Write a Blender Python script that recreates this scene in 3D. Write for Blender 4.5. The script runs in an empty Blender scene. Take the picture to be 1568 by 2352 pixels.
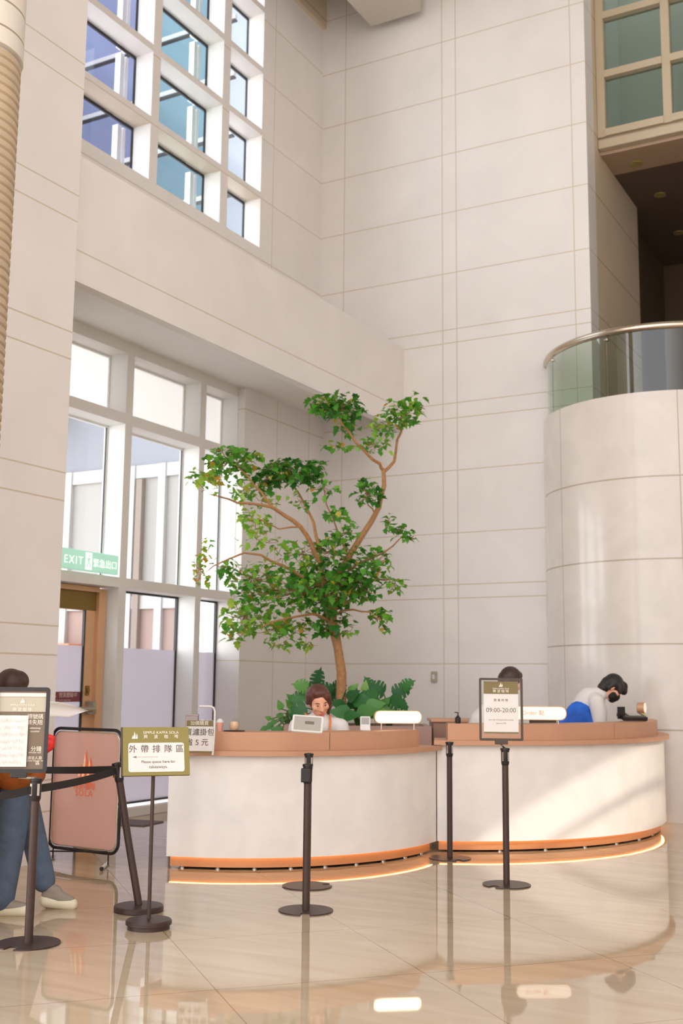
import bpy, bmesh, math, random
from mathutils import Vector, Matrix, noise
random.seed(7)
PI = math.pi
SC = bpy.context.scene
COL = SC.collection
V = Vector

# ---------------------------------------------------------------- camera frame
FPX = 2600.0
PITCH = math.atan(394 / 2600.0)
ROLL = 0.010
YAW = math.radians(29.1)
CAM = V((8.09, -13.81, 1.45))
FW = V((-math.sin(YAW), math.cos(YAW), 0))      # level direction the camera looks
RT = V((math.cos(YAW), math.sin(YAW), 0))       # level direction to its right
UP = V((0, 0, 1))
cf = FW * math.cos(PITCH) + UP * math.sin(PITCH)
cu0 = -FW * math.sin(PITCH) + UP * math.cos(PITCH)
cr = RT * math.cos(ROLL) + cu0 * math.sin(ROLL)
cu = cu0 * math.cos(ROLL) - RT * math.sin(ROLL)
if UP.dot(cr) < 0:
    cr = RT * math.cos(ROLL) - cu0 * math.sin(ROLL)
    cu = cu0 * math.cos(ROLL) + RT * math.sin(ROLL)

def at(px, py, d):
    """world point that the photo shows at (px, py), d metres ahead of the camera"""
    r = cf + cr * ((px - 784) / FPX) - cu * ((py - 1176) / FPX)
    return CAM + r * (d / r.dot(FW))

def onfloor(px, py, z=0.0):
    r = cf + cr * ((px - 784) / FPX) - cu * ((py - 1176) / FPX)
    return CAM + r * ((z - CAM.z) / r.z)

def lv(o, r, a, z):
    """local view axes: r to the right, a away, z up, from the point o"""
    return V((o[0], o[1], 0)) + RT * r + FW * a + UP * z

# ---------------------------------------------------------------- materials
MATS = {}
def srgb(r, g, b):
    f = lambda c: (c / 255 / 12.92) if c / 255 <= 0.04045 else ((c / 255 + 0.055) / 1.055) ** 2.4
    return (f(r), f(g), f(b), 1)

def new_mat(name):
    m = bpy.data.materials.new(name)
    m.use_nodes = True
    nt = m.node_tree
    nt.nodes.clear()
    out = nt.nodes.new('ShaderNodeOutputMaterial')
    return m, nt, out

def N(nt, t, **kw):
    n = nt.nodes.new(t)
    for k, v in kw.items():
        if k == 'op':
            n.operation = v
        elif isinstance(k, str) and hasattr(n, k):
            setattr(n, k, v)
    return n

def L(nt, a, b):
    nt.links.new(a, b)

def principled(name, col, rough=0.5, metal=0.0, spec=0.5, emit=None, estr=0.0, coat=0.0, noise_amt=0.0, noise_scale=6.0, bump=0.0, bump_scale=60.0, trans=0.0, alpha=1.0):
    m, nt, out = new_mat(name)
    p = N(nt, 'ShaderNodeBsdfPrincipled')
    p.inputs['Base Color'].default_value = col
    p.inputs['Roughness'].default_value = rough
    p.inputs['Metallic'].default_value = metal
    p.inputs['Specular IOR Level'].default_value = spec
    p.inputs['Coat Weight'].default_value = coat
    p.inputs['Transmission Weight'].default_value = trans
    p.inputs['Alpha'].default_value = alpha
    if emit:
        p.inputs['Emission Color'].default_value = emit
        p.inputs['Emission Strength'].default_value = estr
    L(nt, p.outputs[0], out.inputs[0])
    if noise_amt or bump:
        g = N(nt, 'ShaderNodeNewGeometry')
        if noise_amt:
            t = N(nt, 'ShaderNodeTexNoise')
            t.inputs['Scale'].default_value = noise_scale
            t.inputs['Detail'].default_value = 5
            L(nt, g.outputs['Position'], t.inputs['Vector'])
            r = N(nt, 'ShaderNodeValToRGB')
            r.color_ramp.elements[0].position = 0.3
            r.color_ramp.elements[1].position = 0.7
            r.color_ramp.elements[0].color = tuple(c * (1 - noise_amt) for c in col[:3]) + (1,)
            r.color_ramp.elements[1].color = tuple(min(1, c * (1 + noise_amt * .6)) for c in col[:3]) + (1,)
            L(nt, t.outputs[0], r.inputs[0])
            L(nt, r.outputs[0], p.inputs['Base Color'])
        if bump:
            t2 = N(nt, 'ShaderNodeTexNoise')
            t2.inputs['Scale'].default_value = bump_scale
            t2.inputs['Detail'].default_value = 3
            L(nt, g.outputs['Position'], t2.inputs['Vector'])
            b = N(nt, 'ShaderNodeBump')
            b.inputs['Strength'].default_value = bump
            b.inputs['Distance'].default_value = 0.01
            L(nt, t2.outputs[0], b.inputs['Height'])
            L(nt, b.outputs[0], p.inputs['Normal'])
    MATS[name] = m
    return m

def stone(name, col, line, xs=(), ys=(), zs=(), angs=None, w=0.007, rough=0.45, vein=0.05, spec=0.4, scale=1.2):
    """stone cladding: joints at fixed world positions, faint cloudy veining"""
    m, nt, out = new_mat(name)
    p = N(nt, 'ShaderNodeBsdfPrincipled')
    p.inputs['Roughness'].default_value = rough
    p.inputs['Specular IOR Level'].default_value = spec
    L(nt, p.outputs[0], out.inputs[0])
    g = N(nt, 'ShaderNodeNewGeometry')
    s = N(nt, 'ShaderNodeSeparateXYZ')
    L(nt, g.outputs['Position'], s.inputs[0])
    acc = None
    items = [(s.outputs[0], x, w) for x in xs] + [(s.outputs[1], y, w) for y in ys] + [(s.outputs[2], z, w) for z in zs]
    if angs:
        (cx, cy), lst = angs
        sx = N(nt, 'ShaderNodeMath', op='SUBTRACT'); L(nt, s.outputs[0], sx.inputs[0]); sx.inputs[1].default_value = cx
        sy = N(nt, 'ShaderNodeMath', op='SUBTRACT'); L(nt, s.outputs[1], sy.inputs[0]); sy.inputs[1].default_value = cy
        an = N(nt, 'ShaderNodeMath', op='ARCTAN2'); L(nt, sy.outputs[0], an.inputs[0]); L(nt, sx.outputs[0], an.inputs[1])
        items += [(an.outputs[0], a, 0.004) for a in lst]
    for sock, v, ww in items:
        c = N(nt, 'ShaderNodeMath', op='COMPARE')
        L(nt, sock, c.inputs[0]); c.inputs[1].default_value = v; c.inputs[2].default_value = ww
        if acc is None:
            acc = c.outputs[0]
        else:
            mx = N(nt, 'ShaderNodeMath', op='MAXIMUM')
            L(nt, acc, mx.inputs[0]); L(nt, c.outputs[0], mx.inputs[1]); acc = mx.outputs[0]
    t = N(nt, 'ShaderNodeTexNoise')
    t.inputs['Scale'].default_value = scale; t.inputs['Detail'].default_value = 6; t.inputs['Distortion'].default_value = 0.6
    L(nt, g.outputs['Position'], t.inputs['Vector'])
    r = N(nt, 'ShaderNodeValToRGB')
    r.color_ramp.elements[0].position = 0.3; r.color_ramp.elements[1].position = 0.7
    r.color_ramp.elements[0].color = tuple(c * (1 - vein) for c in col[:3]) + (1,)
    r.color_ramp.elements[1].color = tuple(min(1, c * (1 + vein * .5)) for c in col[:3]) + (1,)
    L(nt, t.outputs[0], r.inputs[0])
    if acc is not None:
        mix = N(nt, 'ShaderNodeMix', data_type='RGBA')
        L(nt, acc, mix.inputs[0]); L(nt, r.outputs[0], mix.inputs[6]); mix.inputs[7].default_value = line
        L(nt, mix.outputs[2], p.inputs['Base Color'])
    else:
        L(nt, r.outputs[0], p.inputs['Base Color'])
    MATS[name] = m
    return m

def glass(name, tint, refl=0.12, rough=0.02, haze=None, hz=0.0):
    """thin glazing: tinted see-through with a mirror coat; haze = colour of a frosted film"""
    m, nt, out = new_mat(name)
    tr = N(nt, 'ShaderNodeBsdfTransparent'); tr.inputs[0].default_value = tint
    gl = N(nt, 'ShaderNodeBsdfGlossy'); gl.inputs['Roughness'].default_value = rough
    gl.inputs[0].default_value = (1, 1, 1, 1)
    fr = N(nt, 'ShaderNodeFresnel'); fr.inputs[0].default_value = 1.5
    mu = N(nt, 'ShaderNodeMath', op='MULTIPLY'); L(nt, fr.outputs[0], mu.inputs[0]); mu.inputs[1].default_value = refl / 0.12
    ge = N(nt, 'ShaderNodeNewGeometry')
    inv = N(nt, 'ShaderNodeMath', op='SUBTRACT'); inv.inputs[0].default_value = 1.0; L(nt, ge.outputs['Backfacing'], inv.inputs[1])
    m2 = N(nt, 'ShaderNodeMath', op='MULTIPLY'); L(nt, mu.outputs[0], m2.inputs[0]); L(nt, inv.outputs[0], m2.inputs[1]); mu = m2
    cl = N(nt, 'ShaderNodeClamp'); L(nt, mu.outputs[0], cl.inputs[0]); cl.inputs[2].default_value = 0.85
    base = tr.outputs[0]
    if haze:
        df = N(nt, 'ShaderNodeBsdfDiffuse'); df.inputs[0].default_value = haze
        tl = N(nt, 'ShaderNodeBsdfTranslucent'); tl.inputs[0].default_value = haze
        ad = N(nt, 'ShaderNodeMixShader'); ad.inputs[0].default_value = 0.5
        L(nt, df.outputs[0], ad.inputs[1]); L(nt, tl.outputs[0], ad.inputs[2])
        mh = N(nt, 'ShaderNodeMixShader'); mh.inputs[0].default_value = hz
        L(nt, base, mh.inputs[1]); L(nt, ad.outputs[0], mh.inputs[2]); base = mh.outputs[0]
    ms = N(nt, 'ShaderNodeMixShader')
    L(nt, cl.outputs[0], ms.inputs[0]); L(nt, base, ms.inputs[1]); L(nt, gl.outputs[0], ms.inputs[2])
    L(nt, ms.outputs[0], out.inputs[0])
    MATS[name] = m
    return m

def leaf_mat(name, dark, mid, light, odd):
    m, nt, out = new_mat(name)
    at_ = N(nt, 'ShaderNodeAttribute'); at_.attribute_name = 'tone'
    r = N(nt, 'ShaderNodeValToRGB')
    e = r.color_ramp.elements
    e[0].position = 0.0; e[0].color = dark
    e[1].position = 1.0; e[1].color = odd
    a = e.new(0.45); a.color = mid
    b = e.new(0.85); b.color = light
    L(nt, at_.outputs['Fac'], r.inputs[0])
    p = N(nt, 'ShaderNodeBsdfPrincipled'); p.inputs['Roughness'].default_value = 0.42
    L(nt, r.outputs[0], p.inputs['Base Color'])
    tl = N(nt, 'ShaderNodeBsdfTranslucent'); L(nt, r.outputs[0], tl.inputs[0])
    ms = N(nt, 'ShaderNodeMixShader'); ms.inputs[0].default_value = 0.35
    L(nt, p.outputs[0], ms.inputs[1]); L(nt, tl.outputs[0], ms.inputs[2])
    L(nt, ms.outputs[0], out.inputs[0])
    MATS[name] = m
    return m

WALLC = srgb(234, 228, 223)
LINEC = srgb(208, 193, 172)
ZJ = (11.44, 10.56, 9.70, 8.835, 7.967, 7.08, 6.27, 6.08, 5.23, 5.02, 4.3, 3.45, 2.76, 2.58, 1.72, .86)
stone('back_stone', WALLC, LINEC, xs=(.40, 1.97, 2.18, 3.85), zs=ZJ)
stone('left_stone', WALLC, LINEC, ys=(-1.32,), zs=(11.44, 10.6, 9.72, 8.84, 7.97, 7.1))
stone('return_stone', WALLC, LINEC, ys=(-.42, -1.25), zs=(4.93, 1.72))
stone('fascia_stone', WALLC, LINEC, zs=(5.22,))
stone('pier_stone', WALLC, LINEC, zs=(9.42, 9.18, 8.18, 7.94, 6.94, 6.70, 5.69, 5.45, 4.44, 4.2, 3.2, 2.96, 1.9, 1.66, .65, .4))
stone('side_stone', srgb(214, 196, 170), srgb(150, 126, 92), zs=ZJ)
stone('plain_stone', WALLC, LINEC)
stone('reveal_paint', srgb(236, 234, 230), LINEC, vein=0.0)
stone('drum_stone', srgb(222, 212, 203), srgb(182, 164, 146), zs=(3.81, 2.87, 1.92, .98), angs=((4.83, .42), (-1.24, -2.29, -.2)), w=.009, rough=.16, vein=.07, scale=2.5, spec=.5)
stone('column_stone', srgb(222, 212, 200), srgb(160, 142, 120), zs=(5.60, 5.78, 6.1), rough=.4)
principled('rib_wrap', srgb(192, 170, 142), .6, noise_amt=.06)
stone('counter_marble', srgb(240, 233, 227), LINEC, rough=.18, vein=.07, scale=3.5, spec=.5)
principled('bronze_rim', srgb(206, 156, 124), .5, metal=.3, noise_amt=.05, noise_scale=3)
principled('bronze_base', srgb(196, 140, 98), .4, metal=.4)
principled('counter_dark', srgb(70, 52, 42), .6)
principled('worktop', srgb(232, 226, 220), .35)
principled('post_metal', srgb(64, 43, 35), .45, metal=.1, noise_amt=.08)
principled('base_metal', srgb(68, 50, 45), .42, metal=.35, noise_amt=.06)
principled('black_metal', srgb(38, 31, 29), .35, metal=.3)
principled('black_plastic', srgb(36, 29, 27), .4)
principled('frame_brown', srgb(72, 54, 40), .4)
principled('belt_cloth', srgb(34, 27, 24), .7, bump=.2, bump_scale=200)
principled('chrome', srgb(206, 198, 188), .18, metal=1)
principled('steel', srgb(204, 190, 172), .22, metal=1)
principled('door_bronze', srgb(226, 180, 138), .4, metal=.25)
principled('door_head', srgb(140, 112, 56), .4, metal=.5)
principled('alu', srgb(172, 160, 142), .35, metal=.5)
principled('white_frame', srgb(238, 236, 234), .4)
principled('dark_gasket', srgb(42, 40, 42), .5)
principled('white_plastic', srgb(226, 220, 214), .4)
principled('paper', srgb(224, 216, 209), .7)
principled('olive_board', srgb(136, 122, 58), .5)
principled('olive_print', srgb(122, 104, 62), .5)
principled('ink', srgb(120, 108, 96), .7)
principled('ink_dark', srgb(96, 84, 74), .7)
principled('white_ink', srgb(240, 230, 212), .6)
principled('poster_grey', srgb(120, 100, 82), .45)
principled('poster_top', srgb(186, 174, 152), .45)
principled('copper_logo', srgb(240, 112, 66), .4)
principled('copper_logo_light', srgb(255, 214, 178), .4)
principled('maroon', srgb(132, 66, 70), .5)
principled('maroon_ink', srgb(226, 196, 190), .5)
principled('red', srgb(222, 40, 34), .5)
principled('film', srgb(196, 188, 196), .6)
principled('sign_green', srgb(170, 220, 198), .4, emit=srgb(170, 220, 198), estr=.18)
principled('sign_white', srgb(244, 246, 240), .4, emit=srgb(244, 246, 240), estr=.3)
principled('lamp_glow', srgb(255, 244, 226), .4, emit=srgb(255, 240, 214), estr=1.0)
principled('lamp_dim', srgb(255, 240, 224), .4, emit=srgb(255, 228, 206), estr=.16)
principled('lamp_glow_edge', srgb(220, 170, 110), .4)
principled('led', srgb(255, 210, 160), .4, emit=srgb(255, 196, 132), estr=2.6)
principled('bark', srgb(172, 124, 80), .75, noise_amt=.22, noise_scale=30, bump=.6, bump_scale=50)
principled('soil', srgb(70, 54, 40), .9, noise_amt=.3, noise_scale=40)
principled('planter', srgb(176, 140, 128), .5)
principled('cabinet', srgb(160, 120, 100), .5)
leaf_mat('tree_leaf', srgb(54, 118, 42), srgb(98, 172, 54), srgb(176, 208, 74), srgb(228, 160, 70))
leaf_mat('broad_leaf', srgb(26, 64, 36), srgb(56, 124, 58), srgb(126, 184, 88), srgb(170, 200, 120))
principled('stem', srgb(78, 104, 52), .6)
principled('skin', srgb(236, 176, 146), .5, spec=.35)
principled('lip', srgb(206, 92, 84), .45)
principled('eye', srgb(70, 46, 38), .4)
principled('hair_auburn', srgb(92, 50, 40), .5, noise_amt=.25, noise_scale=40)
principled('hair_dark', srgb(66, 44, 34), .5, noise_amt=.25, noise_scale=40)
principled('hair_black', srgb(36, 27, 23), .5, noise_amt=.2, noise_scale=40)
principled('mask_black', srgb(30, 24, 22), .8)
principled('shirt_white', srgb(226, 219, 214), .8, bump=.25, bump_scale=14)
principled('cord_orange', srgb(226, 130, 48), .7)
principled('jacket', srgb(160, 84, 26), .8, noise_amt=.14, noise_scale=9, bump=.3, bump_scale=16)
principled('jacket_red', srgb(104, 34, 24), .8)
principled('denim', srgb(84, 98, 118), .85, noise_amt=.14, noise_scale=18, bump=.3, bump_scale=14)
principled('shoe', srgb(150, 138, 124), .75, noise_amt=.1)
principled('shoe_sole', srgb(226, 214, 186), .7)
principled('green_glass_room', srgb(208, 212, 204), .8)
principled('slab_trim', srgb(196, 180, 154), .4)
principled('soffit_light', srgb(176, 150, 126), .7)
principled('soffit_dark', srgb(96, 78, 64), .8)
principled('corridor_shade', srgb(84, 66, 44), .8)  # same wall stone, browned so the shadow back there is in the colour
principled('downlight', srgb(206, 190, 120), .3, metal=.6)
principled('ceiling_paint', srgb(196, 188, 174), .8)
principled('mat_grey', srgb(120, 108, 110), .95)
principled('lime', srgb(196, 196, 60), .5)
principled('peach', srgb(244, 206, 170), .5)
principled('pink_food', srgb(240, 170, 150), .5)
principled('cream_food', srgb(246, 236, 214), .5)
principled('screen_grey', srgb(176, 168, 158), .3)
principled('outdoor_white', srgb(190, 188, 186), .6)
principled('outdoor_grey', srgb(146, 148, 156), .7)
principled('outdoor_beige', srgb(168, 164, 159), .7)
principled('outdoor_pink', srgb(168, 142, 133), .7)
principled('outdoor_orange', srgb(206, 134, 100), .7)
principled('outdoor_brown', srgb(150, 134, 124), .7)
principled('outdoor_ground', srgb(224, 220, 216), .8)
principled('backdrop_teal', srgb(92, 122, 138), .6, noise_amt=.12, noise_scale=.5)
principled('backdrop_pale', srgb(150, 160, 172), .6)
principled('backdrop_lilac', srgb(94, 104, 138), .6, noise_amt=.12, noise_scale=.6)

glass('clear_glass', (.96, .97, .97, 1), .07)
glass('film_glass', (.9, .9, .92, 1), .08, haze=srgb(206, 200, 206), hz=.86)
glass('white_glass', (.95, .95, .95, 1), .06, haze=srgb(246, 244, 240), hz=.9)
glass('blue_glass', (.90, .95, .96, 1), .10)
glass('lilac_glass', (.92, .93, .97, 1), .10)
glass('pale_glass', (.95, .96, .97, 1), .10)
glass('green_glass', (.74, .78, .75, 1), .12)
glass('rail_glass', srgb(226, 234, 226), .2)
glass('acrylic', (.95, .95, .94, 1), .12)
glass('cup_plastic', (.92, .9, .86, 1), .12)
glass('pink_mesh', (.98, .88, .84, 1), .08, haze=srgb(250, 210, 196), hz=.72)

# polished floor ------------------------------------------------------------
def floor_mat():
    m, nt, out = new_mat('floor_marble')
    p = N(nt, 'ShaderNodeBsdfPrincipled')
    p.inputs['Roughness'].default_value = 0.03
    p.inputs['Specular IOR Level'].default_value = 0.5
    p.inputs['IOR'].default_value = 1.95
    L(nt, p.outputs[0], out.inputs[0])
    g = N(nt, 'ShaderNodeNewGeometry')
    mp = N(nt, 'ShaderNodeMapping')
    mp.inputs['Rotation'].default_value = (0, 0, math.radians(41.5))
    L(nt, g.outputs['Position'], mp.inputs['Vector'])
    s = N(nt, 'ShaderNodeSeparateXYZ'); L(nt, mp.outputs[0], s.inputs[0])
    acc = None
    for k, off in ((0, FLOOR_OFF[0]), (1, FLOOR_OFF[1])):
        ad = N(nt, 'ShaderNodeMath', op='ADD'); L(nt, s.outputs[k], ad.inputs[0]); ad.inputs[1].default_value = 50 * 1.08 - off
        md = N(nt, 'ShaderNodeMath', op='MODULO'); L(nt, ad.outputs[0], md.inputs[0]); md.inputs[1].default_value = 1.08
        lt = N(nt, 'ShaderNodeMath', op='LESS_THAN'); L(nt, md.outputs[0], lt.inputs[0]); lt.inputs[1].default_value = 0.006
        if acc is None:
            acc = lt.outputs[0]
        else:
            mx = N(nt, 'ShaderNodeMath', op='MAXIMUM'); L(nt, acc, mx.inputs[0]); L(nt, lt.outputs[0], mx.inputs[1]); acc = mx.outputs[0]
    st = N(nt, 'ShaderNodeMapping'); st.inputs['Scale'].default_value = (0.7, 4.0, 1); st.inputs['Rotation'].default_value = (0, 0, math.radians(-50))
    L(nt, g.outputs['Position'], st.inputs['Vector'])
    t = N(nt, 'ShaderNodeTexNoise'); t.inputs['Scale'].default_value = 1.6; t.inputs['Detail'].default_value = 7; t.inputs['Distortion'].default_value = .8
    L(nt, st.outputs[0], t.inputs['Vector'])
    r = N(nt, 'ShaderNodeValToRGB')
    r.color_ramp.elements[0].position = .3; r.color_ramp.elements[1].position = .7
    r.color_ramp.elements[0].color = srgb(174, 150, 121); r.color_ramp.elements[1].color = srgb(188, 166, 138)
    L(nt, t.outputs[0], r.inputs[0])
    mix = N(nt, 'ShaderNodeMix', data_type='RGBA')
    L(nt, acc, mix.inputs[0]); L(nt, r.outputs[0], mix.inputs[6]); mix.inputs[7].default_value = srgb(140, 112, 84)
    L(nt, mix.outputs[2], p.inputs['Base Color'])
    w = N(nt, 'ShaderNodeTexNoise'); w.inputs['Scale'].default_value = 1.1; w.inputs['Detail'].default_value = 2
    L(nt, g.outputs['Position'], w.inputs['Vector'])
    b = N(nt, 'ShaderNodeBump'); b.inputs['Strength'].default_value = .05; b.inputs['Distance'].default_value = .02
    L(nt, w.outputs[0], b.inputs['Height']); L(nt, b.outputs[0], p.inputs['Normal'])
    MATS['floor_marble'] = m
FLOOR_OFF = (0.0, 0.0)
_a = math.radians(41.5)
def _rot(p):
    return (p[0] * math.cos(_a) - p[1] * math.sin(_a), p[0] * math.sin(_a) + p[1] * math.cos(_a))
_j = _rot((4.36, -8.72)); _k = _rot((4.55, -7.8))
FLOOR_OFF = (_k[0] % 1.08, _j[1] % 1.08)
floor_mat()

# ---------------------------------------------------------------- mesh builder
class MB:
    def __init__(self):
        self.bm = bmesh.new()
    def face(self, pts, smooth=False):
        vs = [self.bm.verts.new(p) for p in pts]
        f = self.bm.faces.new(vs); f.smooth = smooth
        return f
    def box(self, c, s, rz=0.0, bev=0.0, M=None):
        r = bmesh.ops.create_cube(self.bm, size=1)
        vs = r['verts']
        bmesh.ops.scale(self.bm, vec=s, verts=vs)
        if bev > 0:
            es = list({e for v in vs for e in v.link_edges})
            b = bmesh.ops.bevel(self.bm, geom=es, offset=bev, segments=2, affect='EDGES', profile=.5)
            vs = list({v for f in b['faces'] for v in f.verts} | {v for v in vs if v.is_valid})
        mat = Matrix.Translation(c) @ Matrix.Rotation(rz, 4, 'Z') if M is None else M @ Matrix.Translation(c)
        bmesh.ops.transform(self.bm, matrix=mat, verts=vs)
        return self
    def span(self, a, b, bev=0.0):
        a = V(a); b = V(b)
        return self.box((a + b) / 2, [abs(x) for x in (b - a)], bev=bev)
    def tube(self, pts, rad, n=10, cap=True):
        pts = [V(p) for p in pts]
        rs = rad if isinstance(rad, (list, tuple)) else [rad] * len(pts)
        rings = []
        ref = None
        for i, p in enumerate(pts):
            d = (pts[min(i + 1, len(pts) - 1)] - pts[max(i - 1, 0)]).normalized()
            if ref is None:
                ref = d.orthogonal().normalized()
            else:
                ref = (ref - d * ref.dot(d))
                ref = ref.normalized() if ref.length > 1e-6 else d.orthogonal().normalized()
            q = d.cross(ref)
            rings.append([self.bm.verts.new(p + (ref * math.cos(2 * PI * k / n) + q * math.sin(2 * PI * k / n)) * rs[i]) for k in range(n)])
        for a, b in zip(rings, rings[1:]):
            for k in range(n):
                f = self.bm.faces.new((a[k], a[(k + 1) % n], b[(k + 1) % n], b[k])); f.smooth = True
        if cap:
            self.bm.faces.new(rings[0][::-1]); self.bm.faces.new(rings[-1])
        return self
    def lathe(self, prof, c=(0, 0, 0), n=40, M=None):
        rings = []
        c = V(c)
        T = (lambda p: M @ V(p)) if M is not None else (lambda p: c + V(p))
        for r, z in prof:
            rings.append([self.bm.verts.new(T((max(r, 1e-4) * math.cos(2 * PI * k / n), max(r, 1e-4) * math.sin(2 * PI * k / n), z))) for k in range(n)])
        for a, b in zip(rings, rings[1:]):
            for k in range(n):
                f = self.bm.faces.new((a[k], a[(k + 1) % n], b[(k + 1) % n], b[k])); f.smooth = True
        self.bm.faces.new(rings[0][::-1]); self.bm.faces.new(rings[-1])
        return self
    def ring(self, c, r0, r1, z0, z1, a0, a1, n=64):
        """solid arc with a rectangular section, angles in degrees"""
        full = abs(a1 - a0) >= 359.9
        cols = []
        for i in range(n + (0 if full else 1)):
            a = math.radians(a0 + (a1 - a0) * i / n)
            u = V((math.cos(a), math.sin(a), 0))
            cols.append([self.bm.verts.new(V((c[0], c[1], z)) + u * r) for r, z in ((r0, z0), (r1, z0), (r1, z1), (r0, z1))])
        pr = list(zip(cols, cols[1:])) + ([(cols[-1], cols[0])] if full else [])
        for a, b in pr:
            for k in range(4):
                f = self.bm.faces.new((a[k], b[k], b[(k + 1) % 4], a[(k + 1) % 4]))
                f.smooth = k in (1, 3)
        if not full:
            self.bm.faces.new(cols[0][::-1]); self.bm.faces.new(cols[-1])
        return self
    def prism(self, poly, M, depth):
        """2D polygon extruded along the local z of M"""
        a = [self.bm.verts.new(M @ V((x, y, 0))) for x, y in poly]
        b = [self.bm.verts.new(M @ V((x, y, depth))) for x, y in poly]
        self.bm.faces.new(a[::-1]); self.bm.faces.new(b)
        k = len(poly)
        for i in range(k):
            self.bm.faces.new((a[i], a[(i + 1) % k], b[(i + 1) % k], b[i]))
        return self
    def build(self, name, mat, parent=None, smooth_angle=None):
        me = bpy.data.meshes.new(name)
        bmesh.ops.recalc_face_normals(self.bm, faces=self.bm.faces)
        self.bm.to_mesh(me); self.bm.free()
        if any(p.use_smooth for p in me.polygons):
            me.set_sharp_from_angle(angle=smooth_angle or math.radians(38))
        me.materials.append(MATS[mat] if isinstance(mat, str) else mat)
        return link(name, me, parent)

def link(name, me, parent=None):
    o = bpy.data.objects.new(name, me)
    COL.objects.link(o)
    if parent is not None:
        o.parent = parent
        o.matrix_parent_inverse = parent.matrix_world.inverted()
    return o

def thing(name, label, cat, loc=(0, 0, 0), group=None):
    o = bpy.data.objects.new(name, None); COL.objects.link(o)
    o.empty_display_size = .1
    o.matrix_world = Matrix.Translation(loc)
    o['label'] = label; o['category'] = cat
    if group: o['group'] = group
    return o

def tag(o, label, cat, group=None):
    o['label'] = label; o['category'] = cat
    if group: o['group'] = group
    return o

def struct(o):
    o['kind'] = 'structure'
    return o

def rrect(w, h, r, n=6):
    pts = []
    for cx, cy, a0 in ((w / 2 - r, h / 2 - r, 0), (-w / 2 + r, h / 2 - r, 90), (-w / 2 + r, -h / 2 + r, 180), (w / 2 - r, -h / 2 + r, 270)):
        for i in range(n + 1):
            a = math.radians(a0 + 90 * i / n)
            pts.append((cx + r * math.cos(a), cy + r * math.sin(a)))
    return pts

def frame_mesh(mb, w, h, r, t, M, depth):
    """rounded rectangular frame, t wide"""
    o = rrect(w, h, r); i = rrect(w - 2 * t, h - 2 * t, max(r - t, .002))
    k = len(o)
    A = [[mb.bm.verts.new(M @ V((x, y, z))) for x, y in p] for z in (0, depth) for p in (o, i)]
    for j in range(k):
        q = (j + 1) % k
        for a, b in ((0, 1), (1, 3), (3, 2), (2, 0)):
            mb.bm.faces.new((A[a][j], A[a][q], A[b][q], A[b][j]))
    return mb

def face_matrix(c, right, up):
    """local x = right, y = up, z = towards the viewer"""
    r = V(right).normalized(); u = V(up); u = (u - r * u.dot(r)).normalized(); n = r.cross(u)
    M = Matrix(((r.x, u.x, n.x, c[0]), (r.y, u.y, n.y, c[1]), (r.z, u.z, n.z, c[2]), (0, 0, 0, 1)))
    return M

def text(name, s, M, h, mat, parent, depth=.0008, spacing=1.0, align='CENTER', shear=0.0):
    cu_ = bpy.data.curves.new(name, 'FONT')
    cu_.body = s; cu_.size = h * 1.38; cu_.align_x = align; cu_.align_y = 'CENTER'
    cu_.extrude = depth; cu_.space_character = spacing; cu_.shear = shear; cu_.resolution_u = 3
    o = bpy.data.objects.new(name, cu_); COL.objects.link(o)
    dg = bpy.context.evaluated_depsgraph_get()
    me = bpy.data.meshes.new_from_object(o.evaluated_get(dg))
    bpy.data.objects.remove(o)
    me.transform(M)
    me.materials.clear(); me.materials.append(MATS[mat])
    me.name = name
    return link(name, me, parent)

def sail_logo(name, M, s, mat, parent, depth=.001):
    """three pointed blades standing side by side over a small foot"""
    mb = MB()
    for cx, w, h, b in ((-.30, .22, .48, .0), (-.06, .30, 1.0, .0), (.24, .26, .74, .0)):
        mb.prism([(s * (cx - w / 2), s * b), (s * (cx + w / 2), s * b), (s * (cx + w / 2 + .02), s * h * .45), (s * (cx + .04), s * h)], M, depth)
    return mb.build(name, mat, parent)

# ================================================================ ROOM
def wall_with_holes(name, x0, x1, ys, zs, holes, mat, y0, y1, z0, z1):
    """slab in the plane x, split by the grid ys / zs, leaving out the cells in holes"""
    mb = MB()
    Y = sorted({y0, y1, *ys}); Z = sorted({z0, z1, *zs})
    for a, b in zip(Y, Y[1:]):
        zz = None
        for c, d in zip(Z, Z[1:]):
            if ((a + b) / 2, (c + d) / 2) and any(h[0] <= (a + b) / 2 <= h[1] and h[2] <= (c + d) / 2 <= h[3] for h in holes):
                continue
            mb.span((x0, a, c), (x1, b, d))
    bmesh.ops.remove_doubles(mb.bm, verts=mb.bm.verts, dist=1e-5)
    # drop the coincident inner faces
    seen = {}
    for f in mb.bm.faces:
        seen.setdefault(tuple(sorted(v.index for v in f.verts)), []).append(f)
    mb.bm.verts.index_update()
    seen = {}
    for f in mb.bm.faces:
        seen.setdefault(tuple(sorted(v.index for v in f.verts)), []).append(f)
    bmesh.ops.delete(mb.bm, geom=[f for v in seen.values() if len(v) > 1 for f in v], context='FACES')
    return struct(mb.build(name, mat))

CEIL = 12.6
struct(MB().span((-.3, -24, -.2), (13, 6.0, 0)).build('floor', 'floor_marble'))
struct(MB().span((-.6, 0, 0), (4.05, .35, CEIL)).build('wall_back', 'back_stone'))

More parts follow.
